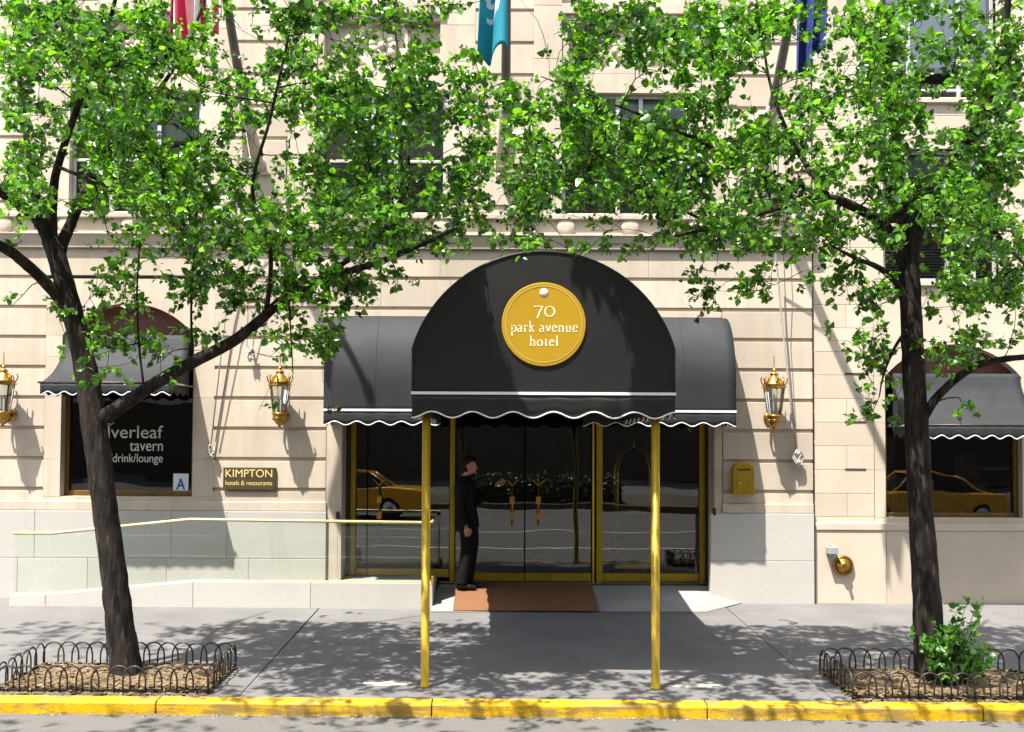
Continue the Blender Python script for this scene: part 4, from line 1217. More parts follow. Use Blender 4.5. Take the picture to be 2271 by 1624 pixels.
# ------------------------------------------------------------------ trees
def leaf_arrays(P, D, S, rr):
    """P base points, D tip directions, S sizes -> vertex array (n*8) and quads: a folded heart shaped leaf"""
    n = len(P)
    D = D / np.linalg.norm(D, axis=1, keepdims=True)
    ref = rr.normal(size=(n, 3)); ref[:, 2] += .8
    X = np.cross(D, ref); X /= np.linalg.norm(X, axis=1, keepdims=True) + 1e-9
    N = np.cross(X, D)
    prof = np.array([[0, 0, 0], [.30, .06, .05], [.42, .30, .08], [.30, .64, .05], [0, 1.0, -.14], [-.30, .64, .05], [-.42, .30, .08], [-.30, .06, .05], [0, .42, -.02]])
    cl = rr.uniform(.6, 1.6, size=(n, 1, 1))
    V = P[:, None, :] + S[:, None, None] * (prof[None, :, 0:1] * X[:, None, :] + prof[None, :, 1:2] * D[:, None, :] + cl * prof[None, :, 2:3] * N[:, None, :])
    F = np.array([[0, 1, 2, 8], [8, 2, 3, 4], [0, 8, 6, 7], [8, 4, 5, 6]])
    FF = (F[None] + (np.arange(n) * 9)[:, None, None]).reshape(-1, 4)
    return V.reshape(-1, 3), FF

def leaf_mesh(name, V, F, T, mat, parent):
    o0 = np.array(ORG[parent.name])
    me = bpy.data.meshes.new(name)
    me.vertices.add(len(V)); me.vertices.foreach_set('co', (V - o0).ravel())
    me.loops.add(F.size); me.loops.foreach_set('vertex_index', F.ravel())
    me.polygons.add(len(F)); me.polygons.foreach_set('loop_start', np.arange(len(F)) * 4); me.polygons.foreach_set('loop_total', np.full(len(F), 4))
    a = me.attributes.new('tint', 'FLOAT', 'POINT'); a.data.foreach_set('value', T)
    me.polygons.foreach_set('use_smooth', np.ones(len(F), dtype=bool))
    me.update(calc_edges=True); me.validate()
    me.materials.append(mat)
    o = bpy.data.objects.new(name, me); COL.objects.link(o); o.parent = parent; ORG[o.name] = ORG[parent.name]
    return o

GRID = [
 "8 9 9 9 7 2 6 8 6 7 6 1 2 6 7 8 9 9 7 6 8 6 5 6",
 "8 8 9 9 8 4 6 8 6 8 7 3 5 7 8 8 9 8 5 5 7 6 6 7",
 "5 5 8 9 9 6 4 7 9 9 8 8 8 9 9 9 8 8 6 6 8 8 7 8",
 "7 6 8 9 9 5 3 7 9 8 9 9 9 9 9 9 9 8 6 8 8 6 8 8",
 "6 3 7 9 9 7 6 9 9 7 8 9 9 8 9 9 8 7 6 7 6 6 9 9",
 "1 0 2 5 6 8 9 9 9 8 5 5 5 2 3 4 6 8 6 6 3 3 7 8",
 "1 0 3 4 5 6 7 8 6 1 0 0 0 0 0 0 3 4 1 4 3 1 7 7",
 "0 1 4 4 2 2 4 4 1 0 0 0 0 0 0 0 1 0 0 1 4 1 5 3",
 "0 1 2 2 1 0 2 3 0 0 0 0 0 0 0 0 0 0 0 0 4 2 3 0",
 "0 0 1 0 0 0 1 1 0 0 0 0 0 0 0 0 0 0 0 0 2 0 1 0"]
# openings in the crowns (centre, radii, strength), where wall, windows and flags show through
GAPS = [(417,30,50,44,.95),(545,85,48,90,.97),(105,155,45,24,.8),(385,280,55,40,.9),(470,255,30,48,.85),(595,320,100,40,.95),(590,405,32,36,.8),
 (760,85,55,45,.8),(865,75,50,45,.8),(1015,90,38,48,.9),(1090,60,36,66,1),(1122,90,16,90,.95),(980,300,28,62,.8),(745,330,26,40,.7),(935,400,45,55,.75),
 (890,172,80,16,.8),(180,495,70,28,.8),(60,520,60,40,.7),(1180,85,68,88,.95),(1400,185,100,34,.9),(1445,240,68,24,.85),(1655,185,46,56,.85),(1735,170,46,72,.8),
 (1803,92,44,72,.95),(1875,115,26,62,.8),(2060,50,48,28,.9),(2195,45,30,32,.9),(2080,145,66,46,.6),(2110,248,52,36,.6),(2020,330,24,36,.8),(1620,268,60,40,.6),
 (1835,350,40,30,.6),(1912,410,45,62,.6),(1335,500,125,34,.92),(1697,480,42,20,.7),(1905,545,52,26,.7),(330,470,40,24,.5),(130,330,50,26,.5),(660,120,20,70,.5)]
def gapf(px, py):
    k = 1.0
    for cx, cy, ax, ay, s in GAPS:
        e = ((px - cx) / ax) ** 2 + ((py - cy) / ay) ** 2
        if e < 1.25: k *= 1 - s * min(1, (1.25 - e) * 3)
    return k
from mathutils import noise as _noise
def clump(p):
    return _noise.noise(p * 1.7 + Vector((3, 1, 7)))
OPEN_RAYS = [(at(1206, 720, -4.57), .47), (at(1352, 780, -4.57), .20), (at(1358, 870, -4.57), .17)]
def blocks_sign(p):
    for q, r in OPEN_RAYS:
        v = p - q; t = -v.dot(SUN_DIR)
        if t > 0 and (v + SUN_DIR * t).length < r: return True
    return False
rr = np.random.default_rng(5)
clusters = {'L': [], 'R': []}
for j, row in enumerate(GRID):
    for i, c in enumerate(row.split()):
        d = int(c) / 9.0
        n = d ** 1.35 * 58
        n = int(n) + (rr.random() < n - int(n))
        for _ in range(n):
            px, py = (i + rr.random()) * 94.6, (j + rr.random()) * 95
            Y = -4.4 + (rr.triangular(-2.3, -.2, 2.3)) * (1.0 if j < 6 else .5)
            p = at(px, py, Y)
            ym = -1.5 - .33 * p.z
            if p.y > ym and py < 560: p = at(px, py, ym - rr.uniform(0, 1.2))
            if rr.random() > gapf(px, py) or clump(p) < -.28 or blocks_sign(p): continue
            clusters['L' if px < 1060 + 140 * math.sin(py / 90.0) else 'R'].append(p)
# the crowns go on above and beside what the photo shows
for k in range(1500):
    x, Y, z = rr.uniform(-8.2, 8.8), rr.triangular(-7.2, -4.5, -1.6), rr.uniform(6.2, 10.2)
    d = (Vector((x, Y, z)) - CAM); l = CROT.transposed() @ d
    px, py = 1103 - l.x / l.z * FPX, 895 + l.y / l.z * FPX
    if py > -10 and -10 < px < 2281: continue
    if Y > -1.6 - .33 * z: continue
    if x * .2 + clump(Vector((x, Y, z))) > 9: continue
    if abs(x) > 7 and z > 9: continue
    if blocks_sign(Vector((x, Y, z))): continue
    clusters['L' if x < .2 else 'R'].append(Vector((x, Y, z)))

for k in range(330):
    x = rr.uniform(-8, -.6) if k < 250 else rr.uniform(3.6, 8)
    Y, z = rr.uniform(-8.3, -6.4), rr.uniform(5.3, 8.2)
    p = Vector((x, Y, z)); l = CROT.transposed() @ (p - CAM)
    if 895 + l.y / l.z * FPX > -25 or blocks_sign(p) or clump(p) < -.1: continue
    clusters['L' if x < .2 else 'R'].append(p)

for k in range(1150):                # extra leaf clusters added out of view to shade the canopy front
    x, z = rr.uniform(-2.3, .85), rr.uniform(6.2, 7.6); Y = -4.55 - .33 * (z - 3.25) + rr.uniform(-.45, .35)
    p = Vector((x, Y, z)); l = CROT.transposed() @ (p - CAM)
    if 895 + l.y / l.z * FPX > -20 or blocks_sign(p): continue
    clusters['L' if x < -.4 else 'R'].append(p)

def path(pts):
    return [(at(px, py, Y), r * .94) for px, py, r, Y in pts]
SK = {}
TL = [
 [(281,1502,.165,-4.17),(268,1400,.142,-4.17),(256,1300,.133,-4.17),(238,1170,.126,-4.18),(222,1040,.126,-4.2),(207,930,.128,-4.2),(190,820,.116,-4.2),(165,710,.105,-4.2),(135,600,.098,-4.2),(112,530,.092,-4.2)],
 [(116,550,.075,-4.2),(90,495,.066,-4.3),(55,462,.058,-4.45),(0,425,.05,-4.7),(-120,350,.035,-5.1),(-260,260,.018,-5.4)],
 [(112,535,.07,-4.2),(82,450,.05,-4.0),(62,330,.035,-3.8),(42,160,.025,-3.7),(26,0,.018,-3.6),(10,-250,.009,-3.5)],
 [(112,535,.07,-4.2),(116,450,.048,-4.3),(128,370,.04,-4.5),(175,230,.03,-4.8),(240,60,.022,-5.1),(300,-200,.010,-5.4)],
 [(150,655,.055,-4.2),(132,570,.064,-4.19),(155,500,.056,-4.1),(185,435,.048,-4.0),(235,340,.036,-3.8),(330,230,.026,-3.6),(420,90,.018,-3.5),(480,-90,.010,-3.4)],
 [(160,700,.075,-4.2),(118,645,.062,-4.3),(62,590,.056,-4.5),(0,545,.05,-4.7),(-110,505,.036,-5.0),(-240,440,.018,-5.2)],
 [(214,935,.085,-4.2),(270,900,.072,-4.25),(345,850,.066,-4.35),(430,802,.062,-4.5),(515,758,.056,-4.6),(575,712,.052,-4.65),(640,655,.045,-4.7),(720,618,.038,-4.8),(830,585,.030,-4.9),(930,545,.022,-4.95),(1010,508,.012,-5.0)],
 [(428,803,.014,-4.5),(424,690,.012,-4.5),(430,560,.010,-4.45),(440,430,.006,-4.4)],
 [(320,868,.013,-4.35),(308,760,.012,-4.3),(304,640,.010,-4.2),(312,520,.006,-4.1)],
 [(700,625,.026,-4.8),(820,540,.024,-4.5),(895,440,.022,-4.2),(905,320,.018,-4.0),(890,180,.014,-3.9),(870,20,.009,-3.8)],
 [(590,702,.024,-4.65),(600,560,.022,-4.9),(560,420,.018,-5.2),(600,260,.014,-5.4),(640,80,.009,-5.5)],
 [(640,655,.010,-4.7),(645,740,.007,-4.75),(650,830,.005,-4.8)],
 [(235,340,.020,-3.8),(360,330,.016,-4.2),(480,300,.010,-4.6)],
 [(128,370,.02,-4.5),(260,420,.016,-5.0),(400,450,.010,-5.3)],
]
TR = [
 [(2066,1498,.172,-4.12),(2060,1400,.146,-4.12),(2052,1280,.136,-4.12),(2042,1130,.124,-4.12),(2035,980,.118,-4.12),(2027,830,.112,-4.12),(2020,690,.108,-4.12),(2015,570,.105,-4.12)],
 [(2015,590,.085,-4.12),(2004,490,.066,-4.05),(1997,390,.054,-4.0),(1985,280,.045,-3.9),(1968,190,.038,-3.8),(1960,50,.028,-3.7),(1950,-200,.012,-3.6)],
 [(2018,585,.085,-4.12),(2042,490,.064,-4.2),(2082,415,.055,-4.3),(2130,340,.05,-4.4),(2180,250,.045,-4.6),(2214,150,.04,-4.7),(2232,40,.034,-4.8),(2245,-150,.016,-5.0)],
 [(2012,600,.075,-4.12),(1965,505,.058,-4.3),(1905,465,.05,-4.5),(1840,440,.042,-4.7),(1760,452,.034,-4.85),(1680,475,.027,-5.0),(1590,502,.022,-5.1),(1500,524,.012,-5.2)],
 [(2015,690,.05,-4.12),(1985,625,.036,-4.3),(1945,592,.028,-4.5),(1895,572,.019,-4.7),(1845,545,.010,-4.8)],
 [(2042,935,.055,-4.12),(2075,885,.045,-4.2),(2115,845,.041,-4.3),(2165,812,.037,-4.5),(2225,797,.033,-4.65),(2310,785,.024,-4.9),(2400,740,.012,-5.1)],
 [(1780,450,.026,-4.8),(1640,360,.022,-4.5),(1480,280,.016,-4.3),(1330,220,.010,-4.1),(1200,170,.006,-4.0)],
 [(1840,440,.03,-4.7),(1760,320,.024,-4.4),(1712,200,.018,-4.1),(1690,80,.013,-3.9),(1660,-120,.007,-3.7)],
 [(2130,340,.034,-4.4),(2215,322,.028,-4.7),(2320,285,.02,-5.0),(2420,200,.010,-5.2)],
 [(2060,450,.03,-4.2),(2150,470,.024,-4.7),(2230,540,.018,-5.1),(2300,620,.010,-5.3)],
 [(1590,502,.016,-5.1),(1420,430,.012,-5.3),(1250,400,.009,-5.4),(1100,380,.005,-5.4)],
 [(2020,720,.022,-4.12),(1985,770,.016,-4.3),(1960,830,.010,-4.4),(1950,880,.006,-4.45)],
]
def make_tree(key, paths, label, loc_px):
    base = at(*loc_px); T = thing('street_tree', label, 'tree', (base.x, base.y, G(base.x, base.y)), 'pear trees planted at the kerb')
    m = MB(); sk = []
    for li, p in enumerate(paths):
        pr = path(p)
        pts = [q for q, r in pr]; rs = [r for q, r in pr]
        if li == 0:
            g = G(pts[0].x, pts[0].y)
            pts[0].z = g + .03
            pts = [Vector((pts[0].x, pts[0].y, g - .06))] + pts; rs = [rs[0] * 1.25] + rs
        # smooth Catmull-Rom
        P2, R2 = [], []
        for i in range(len(pts) - 1):
            p0, p1, p2, p3 = pts[max(i-1, 0)], pts[i], pts[i+1], pts[min(i+2, len(pts)-1)]
            n = 6
            for k in range(n):
                t = k / n
                P2.append(.5 * ((2*p1) + (p2-p0)*t + (2*p0-5*p1+4*p2-p3)*t*t + (3*p1-p0-3*p2+p3)*t**3)); R2.append(rs[i] + (rs[i+1]-rs[i])*t)
        P2.append(pts[-1]); R2.append(rs[-1])
        m.tube(P2, R2, 16 if R2[0] > .04 else 8, wob=.05 if R2[0] > .03 else 0, t=.5)
        if li > 0 or True:
            for q, r in zip(P2, R2):
                if r < .075: sk.append((q, r))
    m.build('trunk', M['bark'], T)
    SKP = np.array([q[:] for q, r in sk])
    C = np.array([c[:] for c in clusters[key]])
    # group clusters into branchlets
    g = np.floor(C / .55).astype(int)
    cells = {}
    for i, k in enumerate(map(tuple, g)): cells.setdefault(k, []).append(i)
    tw = MB(); LP, LD, LS, LT = [], [], [], []
    order = sorted(cells.items(), key=lambda kv: np.linalg.norm(SKP - C[kv[1]].mean(axis=0), axis=1).min())
    sk = list(sk)
    for k, idx in order:
        cen = Vector(C[idx].mean(axis=0))
        dd = np.linalg.norm(SKP - np.array(cen), axis=1) + .35 * np.abs(np.maximum(SKP[:, 2] - cen.z, 0))
        j = int(dd.argmin()); s = Vector(SKP[j]); L_ = (cen - s).length
        off = Vector((rnd.gauss(0, .12), rnd.gauss(0, .12), rnd.gauss(.05, .10))) * min(1, L_)
        hub = cen + Vector((rnd.gauss(0, .06), rnd.gauss(0, .06), rnd.gauss(-.03, .06)))
        mid = (s + hub) / 2 + off
        r0 = max(.0035, min(sk[j][1] * .7, .005 + .006 * min(L_, 1.6)))
        tw.tube([s, s.lerp(mid, .55) + off * .2, mid, mid.lerp(hub, .6) - off * .15, hub], [r0, r0 * .85, r0 * .7, r0 * .55, .003], 5, caps=False)
        SKP = np.vstack([SKP, [mid[:], mid.lerp(hub, .5)[:], hub[:]]]); sk += [(mid, r0 * .8), (hub, r0 * .7), (hub, r0 * .6)]
        btint = rnd.gauss(.5, .12)
        for i in idx:
            c = Vector(C[i])
            st = mid.lerp(hub, rnd.random())
            d = c - st
            md = st + d * .5 + Vector((rnd.gauss(0, .04), rnd.gauss(0, .04), rnd.gauss(.03, .04)))
            tw.tube([st, md, c], [.0030, .0024, .0015], 4, caps=False)
            nl = rnd.randint(11, 18)
            ds = d.normalized() if d.length > 1e-3 else Vector((0, 0, 1))
            for q in range(nl):
                u = rnd.random()
                b_ = (md.lerp(c, u * 1.6 - .6) if u > .375 else st.lerp(md, .4 + u * 1.6))
                dr = ds * .5 + Vector((rnd.gauss(0, .8), rnd.gauss(0, .8), rnd.gauss(-.25, .6)))
                dn = dr.normalized()
                b2 = b_ + dn * rnd.uniform(.004, .03)
                LP.append(b2[:]); LD.append(dn[:] if dn.length > 0 else (0, 0, -1)); LS.append(min(.088, .049 * math.exp(rnd.gauss(0, .30))))
                LT.append(min(1, max(0, rnd.gauss(btint - .03, .29))))
    tw.build('twigs', M['bark'], T)
    V, F = leaf_arrays(np.array(LP), np.array(LD), np.array(LS), rr)
    leaf_mesh('crown', V, F, np.repeat(np.array(LT), 9), M['leaf'], T)
    print('leaves', key, len(LP))
    return T
tl = make_tree('L', TL, 'leaning street tree at left with a long limb reaching towards the canopy', (281, 1502, -4.17))
tr = make_tree('R', TR, 'straight street tree at right with a shrub growing at its base', (2066, 1498, -4.12))

# shrub beside the right trunk
sx_, sy_ = at(2105, 1500, -4.35).x, -4.42
SH = thing('pit_shrub', 'small leafy green shrub at the foot of the right tree inside the iron guard', 'shrub', (sx_, sy_, G(sx_, sy_)))
m = MB(); LP, LD, LS, LT = [], [], [], []
gz = G(sx_, sy_) + .02
for k in range(46):
    a = rnd.uniform(0, 6.283); rch = rnd.uniform(.05, .36); h = rnd.uniform(.18, .60)
    if k < 5: h = rnd.uniform(.68, .86); rch = rnd.uniform(.18, .30); a = rnd.uniform(-.5, .5)
    b0 = Vector((sx_ + rnd.gauss(0, .08), sy_ + rnd.gauss(0, .06), gz - .02))
    tip = Vector((b0.x + rch * math.cos(a), b0.y + .6 * rch * math.sin(a), gz + h))
    md = b0.lerp(tip, .5) + Vector((0, 0, .08 * h))
    m.tube([b0, md, tip], [.006, .004, .002], 5, caps=False)
    nl = 16 if k >= 5 else 13
    for q in range(nl):
        u = rnd.uniform(.3, 1.03)
        b_ = b0.lerp(md, u * 2) if u < .5 else md.lerp(tip, u * 2 - 1)
        dr = (tip - b0).normalized() * .5 + Vector((rnd.gauss(0, .8), rnd.gauss(0, .8), rnd.gauss(.15, .5)))
        LP.append((b_ + dr.normalized() * .02)[:]); LD.append(dr.normalized()[:]); LS.append(rnd.uniform(.045, .085)); LT.append(rnd.random())
m.build('stems', M['bark'], SH)
V, F = leaf_arrays(np.array(LP), np.array(LD), np.array(LS), rr)
leaf_mesh('foliage', V, F, np.repeat(np.array(LT), 9), M['leaf2'], SH)

# leaf litter and grit lying in the gutter
m = MB()
for k in range(420):
    x = rnd.uniform(-5.5, 6); y = KF - abs(rnd.gauss(0, .035)) - .006; z = RZ(x) + .003
    a = rnd.uniform(0, 6.28); l, w_ = rnd.uniform(.004, .016), rnd.uniform(.003, .008)
    dx, dy = math.cos(a), math.sin(a)
    m.quad((x - dx*l - dy*w_, y - dy*l + dx*w_, z), (x + dx*l - dy*w_, y + dy*l + dx*w_, z + .006), (x + dx*l + dy*w_, y + dy*l - dx*w_, z + .004), (x - dx*l + dy*w_, y - dy*l - dx*w_, z), t=rnd.random())
struct(m.build('gutter_litter', M['grit']), 'stuff')
# ------------------------------------------------------------------ doorman
def ell(c, rx, ry, n=16, ax=(0, 0, 1), fwd=(1, 0, 0), sq=0.0):
    c = Vector(c); ax = Vector(ax).normalized(); f = Vector(fwd); f = (f - ax * f.dot(ax)).normalized(); s = ax.cross(f)
    return [c + f * rx * math.cos(2*math.pi*k/n) + s * ry * math.sin(2*math.pi*k/n) for k in range(n)]
FX, FY = -.455, .10
FZ = apz(FY) + .016
PE = thing('person', 'doorman in black suit facing right, one hand reaching to the glass door handle', 'person', (FX, FY, FZ))
O = Vector((FX, FY, FZ))
def q(x, y, z): return O + Vector((x, y, z))
body = MB()
# torso, neck and head in one lofted surface (the person faces +X)
rings = []
for (x, z, rx_, ry_) in ((.03, .86, .10, .15), (.03, .95, .115, .165), (.02, 1.06, .10, .145), (.02, 1.2, .11, .16), (.01, 1.34, .115, .175), (.0, 1.44, .10, .17), (.005, 1.49, .07, .11), (.02, 1.52, .055, .06), (.035, 1.555, .05, .052),
                         (.065, 1.575, .066, .056), (.078, 1.60, .086, .068), (.076, 1.64, .098, .074), (.070, 1.68, .102, .078), (.062, 1.72, .098, .076), (.052, 1.755, .078, .062), (.045, 1.775, .045, .036), (.044, 1.782, .012, .01)):
    rings.append(ell(q(x, 0, z), rx_, ry_, 20))
body.loft(rings)
# nose, brow, chin, lips, ears
body.loft([ell(q(.150, 0, 1.69), .012, .010, 8), ell(q(.172, 0, 1.665), .014, .013, 8), ell(q(.186, 0, 1.645), .016, .018, 8), ell(q(.170, 0, 1.632), .012, .014, 8)])
body.ball(q(.150, 0, 1.585), .022, .030, .018); body.ball(q(.158, 0, 1.612), .012, .025, .006); body.ball(q(.156, 0, 1.703), .014, .05, .008)
for s in (-1, 1):
    body.ball(q(.055, s * .078, 1.668), .022, .010, .034)
# arms
def limb(mb, pts, rs, n=12):
    P2, R2 = [], []
    pts = [Vector(p) for p in pts]
    for i in range(len(pts) - 1):
        p0, p1, p2, p3 = pts[max(i-1, 0)], pts[i], pts[i+1], pts[min(i+2, len(pts)-1)]
        for k in range(5):
            t = k / 5
            P2.append(.5 * ((2*p1) + (p2-p0)*t + (2*p0-5*p1+4*p2-p3)*t*t + (3*p1-p0-3*p2+p3)*t**3)); R2.append(rs[i] + (rs[i+1]-rs[i])*t)
    P2.append(pts[-1]); R2.append(rs[-1])
    mb.tube(P2, R2, n)
armR = [q(-.01, -.185, 1.42), q(-.045, -.235, 1.28), q(-.05, -.25, 1.12), q(-.02, -.245, .98), q(.035, -.235, .86)]
armL = [q(.01, .17, 1.42), q(.10, .20, 1.30), q(.20, .20, 1.20), q(.34, .20, 1.30), q(.44, .22, 1.40)]
limb(body, armR, [.05, .045, .038, .034, .026]); limb(body, armL, [.05, .045, .038, .034, .026])
def hand(base, d, palm_n, curl, thumb_side):
    d = Vector(d).normalized(); pn = Vector(palm_n).normalized(); s = d.cross(pn).normalized()
    body.loft([[base + d * l + s * (w_ * math.cos(a)) + pn * (h * math.sin(a)) for a in [2 * math.pi * k / 10 for k in range(10)]] for l, w_, h in ((-.01, .024, .020), (.02, .036, .020), (.05, .043, .018), (.085, .040, .014))])
    for i, (o, ln) in enumerate(((-.031, .062), (-.011, .075), (.010, .078), (.030, .068))):
        b = base + d * .078 + s * o
        p1 = b + d * ln * .45 + pn * ln * .18 * curl
        p2 = p1 + d * ln * .22 * (1.3 - curl) + pn * ln * .30 * curl
        p3 = p2 + d * ln * .10 * (1 - curl * 1.4) + pn * ln * .26 * curl
        body.tube([b, p1, p2, p3], [.0095, .009, .0082, .0065], 8)
    b = base + d * .022 + s * thumb_side * .034
    body.tube([b, b + d * .025 + s * thumb_side * .022 + pn * .008, b + d * .052 + s * thumb_side * .026 + pn * .018, b + d * .072 + s * thumb_side * .018 + pn * .022], [.013, .012, .010, .007], 8)
hand(q(.042, -.235, .845), (.25, 0, -1), (-.25, .95, -.1), .9, 1)
hand(q(.452, .225, 1.415), (.75, .15, .55), (.3, .6, -.5), 1.0, -1)
# legs inside the trousers
legR = [q(.03, -.085, .92), q(.055, -.095, .70), q(.055, -.095, .50), q(.01, -.095, .28), q(-.02, -.095, .09)]
legL = [q(.03, .085, .92), q(.085, .09, .70), q(.10, .09, .50), q(.07, .09, .28), q(.05, .09, .09)]
limb(body, legR, [.085, .072, .055, .05, .038]); limb(body, legL, [.085, .072, .055, .05, .038])
bo = body.build('body', M['skin'], PE)
for s in (-1, 1):
    m = MB(); m.ball(q(.146, s * .034, 1.676), .012, .014, .009); m.build('eye', M['eye'], PE)
m = MB()
rings = []
for (x, z, rx_, ry_) in ((.030, 1.59, .06, .068), (.022, 1.64, .075, .079), (.025, 1.69, .086, .085), (.045, 1.735, .104, .084), (.050, 1.765, .090, .072), (.045, 1.79, .055, .045), (.043, 1.797, .012, .01)):
    rings.append(ell(q(x, 0, z), rx_, ry_, 20))
m.loft(rings); m.build('hair', M['hair'], PE)
# jacket
m = MB(); rings = []
for (x, z, rx_, ry_) in ((.040, .78, .165, .200), (.036, .88, .155, .195), (.03, .98, .142, .185), (.02, 1.08, .130, .175), (.018, 1.2, .138, .190), (.005, 1.32, .142, .205), (-.005, 1.41, .128, .205), (-.002, 1.465, .100, .165), (.004, 1.505, .072, .095), (.012, 1.53, .066, .070)):
    rings.append(ell(q(x, 0, z), rx_, ry_, 24))
m.loft(rings, caps=False)
jr = [.088, .075, .064, .057, .050]
limb(m, armR[:4] + [q(.030, -.235, .875)], jr); limb(m, armL[:4] + [q(.43, .22, 1.385)], jr)
m.tube([q(.07 - .035 * math.cos(a) * 0 + .066 * math.cos(a) - .055, .07 * math.sin(a), 1.525 + .01 * math.cos(a)) for a in [2 * math.pi * k / 16 for k in range(17)]], .014, 8)
for s in (-1, 1):
    m.loft([[q(.155, s * .012, 1.20), q(.160, s * .02, 1.20), q(.150, s * .03, 1.20)], [q(.145, s * .045, 1.36), q(.152, s * .06, 1.36), q(.135, s * .09, 1.36)], [q(.075, s * .065, 1.50), q(.083, s * .072, 1.50), q(.06, s * .085, 1.50)]], s=False)
m.build('jacket', M['suit'], PE, sub=1)
m = MB()
limb(m, [q(.035, -.085, .93), q(.060, -.098, .72), q(.058, -.098, .50), q(.018, -.098, .27), q(-.015, -.098, .055)], [.118, .102, .088, .082, .078], 16)
limb(m, [q(.035, .085, .93), q(.088, .092, .72), q(.100, .092, .50), q(.075, .092, .27), q(.055, .092, .055)], [.118, .102, .088, .082, .078], 16)
m.build('trousers', M['trouser'], PE)
for (x, y) in ((-.015, -.098), (.055, .092)):
    m = MB()
    m.loft([ell(q(x - .085, y, .045), .02, .026, 12, (1, 0, 0), (0, 0, 1)), ell(q(x - .07, y, .045), .045, .036, 12, (1, 0, 0), (0, 0, 1)), ell(q(x, y, .052), .052, .040, 12, (1, 0, 0), (0, 0, 1)), ell(q(x + .09, y - .004, .036), .036, .046, 12, (1, 0, 0), (0, 0, 1)), ell(q(x + .16, y - .006, .030), .029, .042, 12, (1, 0, 0), (0, 0, 1)), ell(q(x + .195, y - .006, .024), .014, .022, 12, (1, 0, 0), (0, 0, 1))])
    m.build('shoe', M['shoe'], PE)

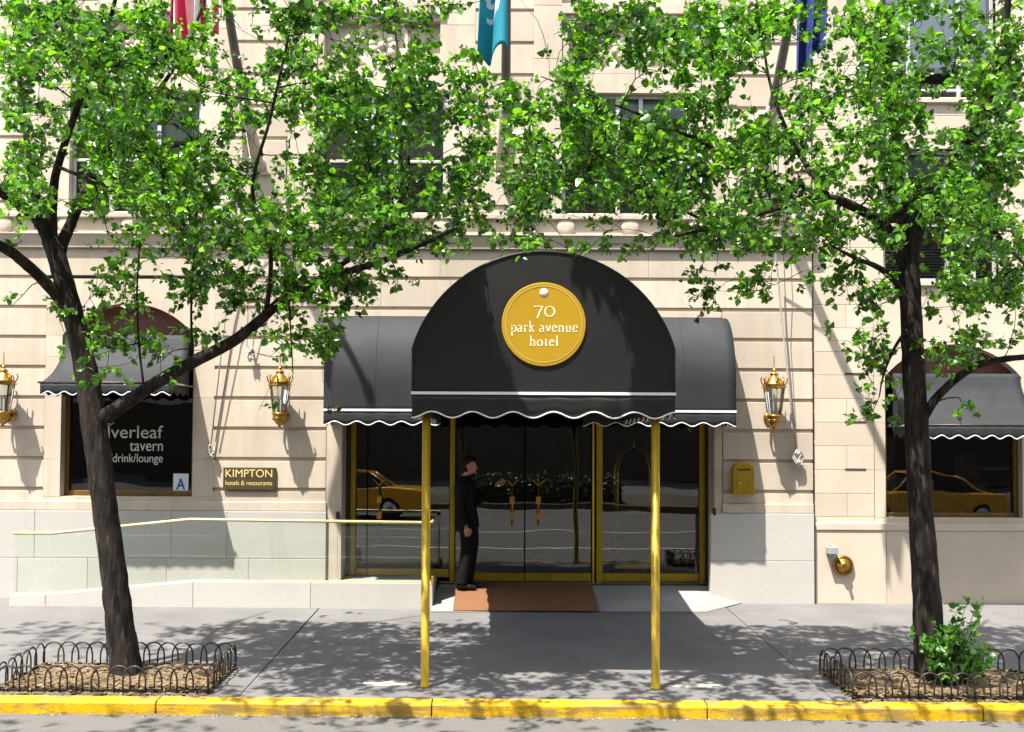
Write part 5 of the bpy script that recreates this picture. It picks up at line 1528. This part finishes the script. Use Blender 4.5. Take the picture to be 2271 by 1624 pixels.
# ------------------------------------------------------------------ the avenue behind the camera, mirrored in the glass
def taxi(x, y, label):
    """saloon car, its tail towards +X"""
    z = RZ(x)
    T = thing('yellow_taxi', label, 'taxi', (x, y, z), 'yellow taxis on the avenue mirrored in the glass')
    hw = .93
    m = MB()
    side = [(-2.45, .30), (-2.5, .55), (-2.40, .74), (-1.6, .92), (-1.05, .97), (1.25, .98), (2.2, .98), (2.42, .92), (2.48, .60), (2.42, .32)]
    n = len(side)
    rings = []
    for wv, inset in ((-hw, .06), (-hw * .94, 0), (hw * .94, 0), (hw, .06)):
        rings.append([(x + sx * (1 - inset * .3), y + wv, z + .30 + (sz - .30) * (1 - inset)) for sx, sz in side])
    m.loft(rings, s=False); m.build('body', M['taxi'], T, bevel=.03)
    m = MB()
    cab = [(-1.15, .95), (-.45, 1.40), (.75, 1.42), (1.55, .96)]
    m.loft([[(x + sx, y + wv, z + sz) for sx, sz in cab] for wv in (-.78, -.70, .70, .78)], s=False); m.build('windows', M['carglass'], T, bevel=.02)
    m = MB(); m.loft([[(x + sx, y + wv, z + sz) for sx, sz in ((-.52, 1.395), (-.40, 1.455), (.70, 1.475), (.85, 1.405))] for wv in (-.72, .72)], s=False)
    for s in (-1, 1):
        for a, b_ in (((-1.15, .95), (-.45, 1.42)), ((.12, .95), (.15, 1.42)), ((1.55, .96), (.78, 1.42))):
            m.tube([(x + a[0], y + s * .79, z + a[1]), (x + b_[0], y + s * .72, z + b_[1])], .035, 6)
    m.build('roof', M['taxi'], T)
    m = MB(); m.box(x - .1, x + .15, y - .35, y + .35, z + 1.47, z + 1.60); m.build('roof_sign', M['wax'], T, bevel=.03)
    for wx in (-1.5, 1.45):
        for s in (-1, 1):
            m = MB(); m.lathe([(.02, -.11), (.30, -.11), (.33, -.08), (.33, .08), (.30, .11), (.02, .11)], (x + wx, y + s * .82, z + .33), 20, 'y'); wh = m.build('wheel', M['tyre'], T)
            m = MB(); m.lathe([(.02, -.115), (.20, -.115), (.20, .115), (.02, .115)], (x + wx, y + s * .825, z + .33), 14, 'y'); m.build('rim', M['chrome'], wh)
    for s in (-1, 1):
        m = MB(); m.box(x + 2.40, x + 2.50, y + s * .55 - .2, y + s * .55 + .2, z + .72, z + .88); m.build('tail_light', M['tail'], T, bevel=.02)
    m = MB(); m.box(x + 2.44, x + 2.54, y - .85, y + .85, z + .40, z + .55); m.build('bumper', M['chrome'], T, bevel=.03)
taxi(-4.7, -17.2, 'yellow taxi mirrored in the left glass door')
taxi(12.9, -17.2, 'yellow taxi mirrored in the right hand window')

m = MB(); m.box(-80, 80, -27.5, -21.0, RZ(0) - .3, RZ(0) + .18); struct(m.build('median', M['soil']))
HD = thing('median_hedge', 'dark clipped hedge on the median, mirrored in the glass doors', 'hedge', (0, -22.5, RZ(0) + .18))
n = 4000
P = np.stack([rr.uniform(-1.5, 4.5, n), -22.5 + rr.uniform(-.8, .8, n), RZ(0) + .2 + rr.uniform(0, 1.0, n)], 1)
D = rr.normal(size=(n, 3)); V, F = leaf_arrays(P, D, rr.uniform(.08, .16, n), rr)
leaf_mesh('foliage', V, F, np.repeat(rr.random(n), 9), M['hedge'], HD)
m = MB(); m.box(-1.5, 4.5, -22.9, -22.1, RZ(0) + .1, RZ(0) + .8); m.build('branches', M['soil'], HD)
for k, (x, y) in enumerate(((-7, -24.5), (9, -24.5))):
    c = copy_tree(tl if k else tr)
    c.location = (x, y, RZ(0) + .18)
    c['label'] = ('median tree mirrored above the left taxi', 'median tree mirrored towards the right hand window')[k]
    c['group'] = 'trees on the median behind the camera'

BB = thing('brick_building', 'dark brown brick building across the avenue, mirrored in the glass', 'building', (0, -46, RZ(0)))
m = MB(); m.box(-70, 70, -58, -46, RZ(0), 24); m.build('wall', M['brick'], BB)
m = MB(); m.box(-70, 70, -46.4, -45.99, 4.2, 4.6); m.box(-70, 70, -46.5, -45.98, 22.6, 23.4); m.build('cornice', M['stone'], BB)
w0 = None
for j in range(5):
    for i in range(12):
        x, z = -33 + i * 6, 6.2 + j * 3.4
        if w0 is None:
            m = MB(); m.box(x - .75, x + .75, -46, -45.93, z, z + 2.1); w0 = m.build('window', M['alu'], BB)
            m = MB(); m.box(x - .68, x + .68, -45.93, -45.92, z + .07, z + 2.03); m.build('pane', M['carglass'], w0)
        else:
            c = copy_tree(w0, BB); c.location = (i * 6, 0, j * 3.4)
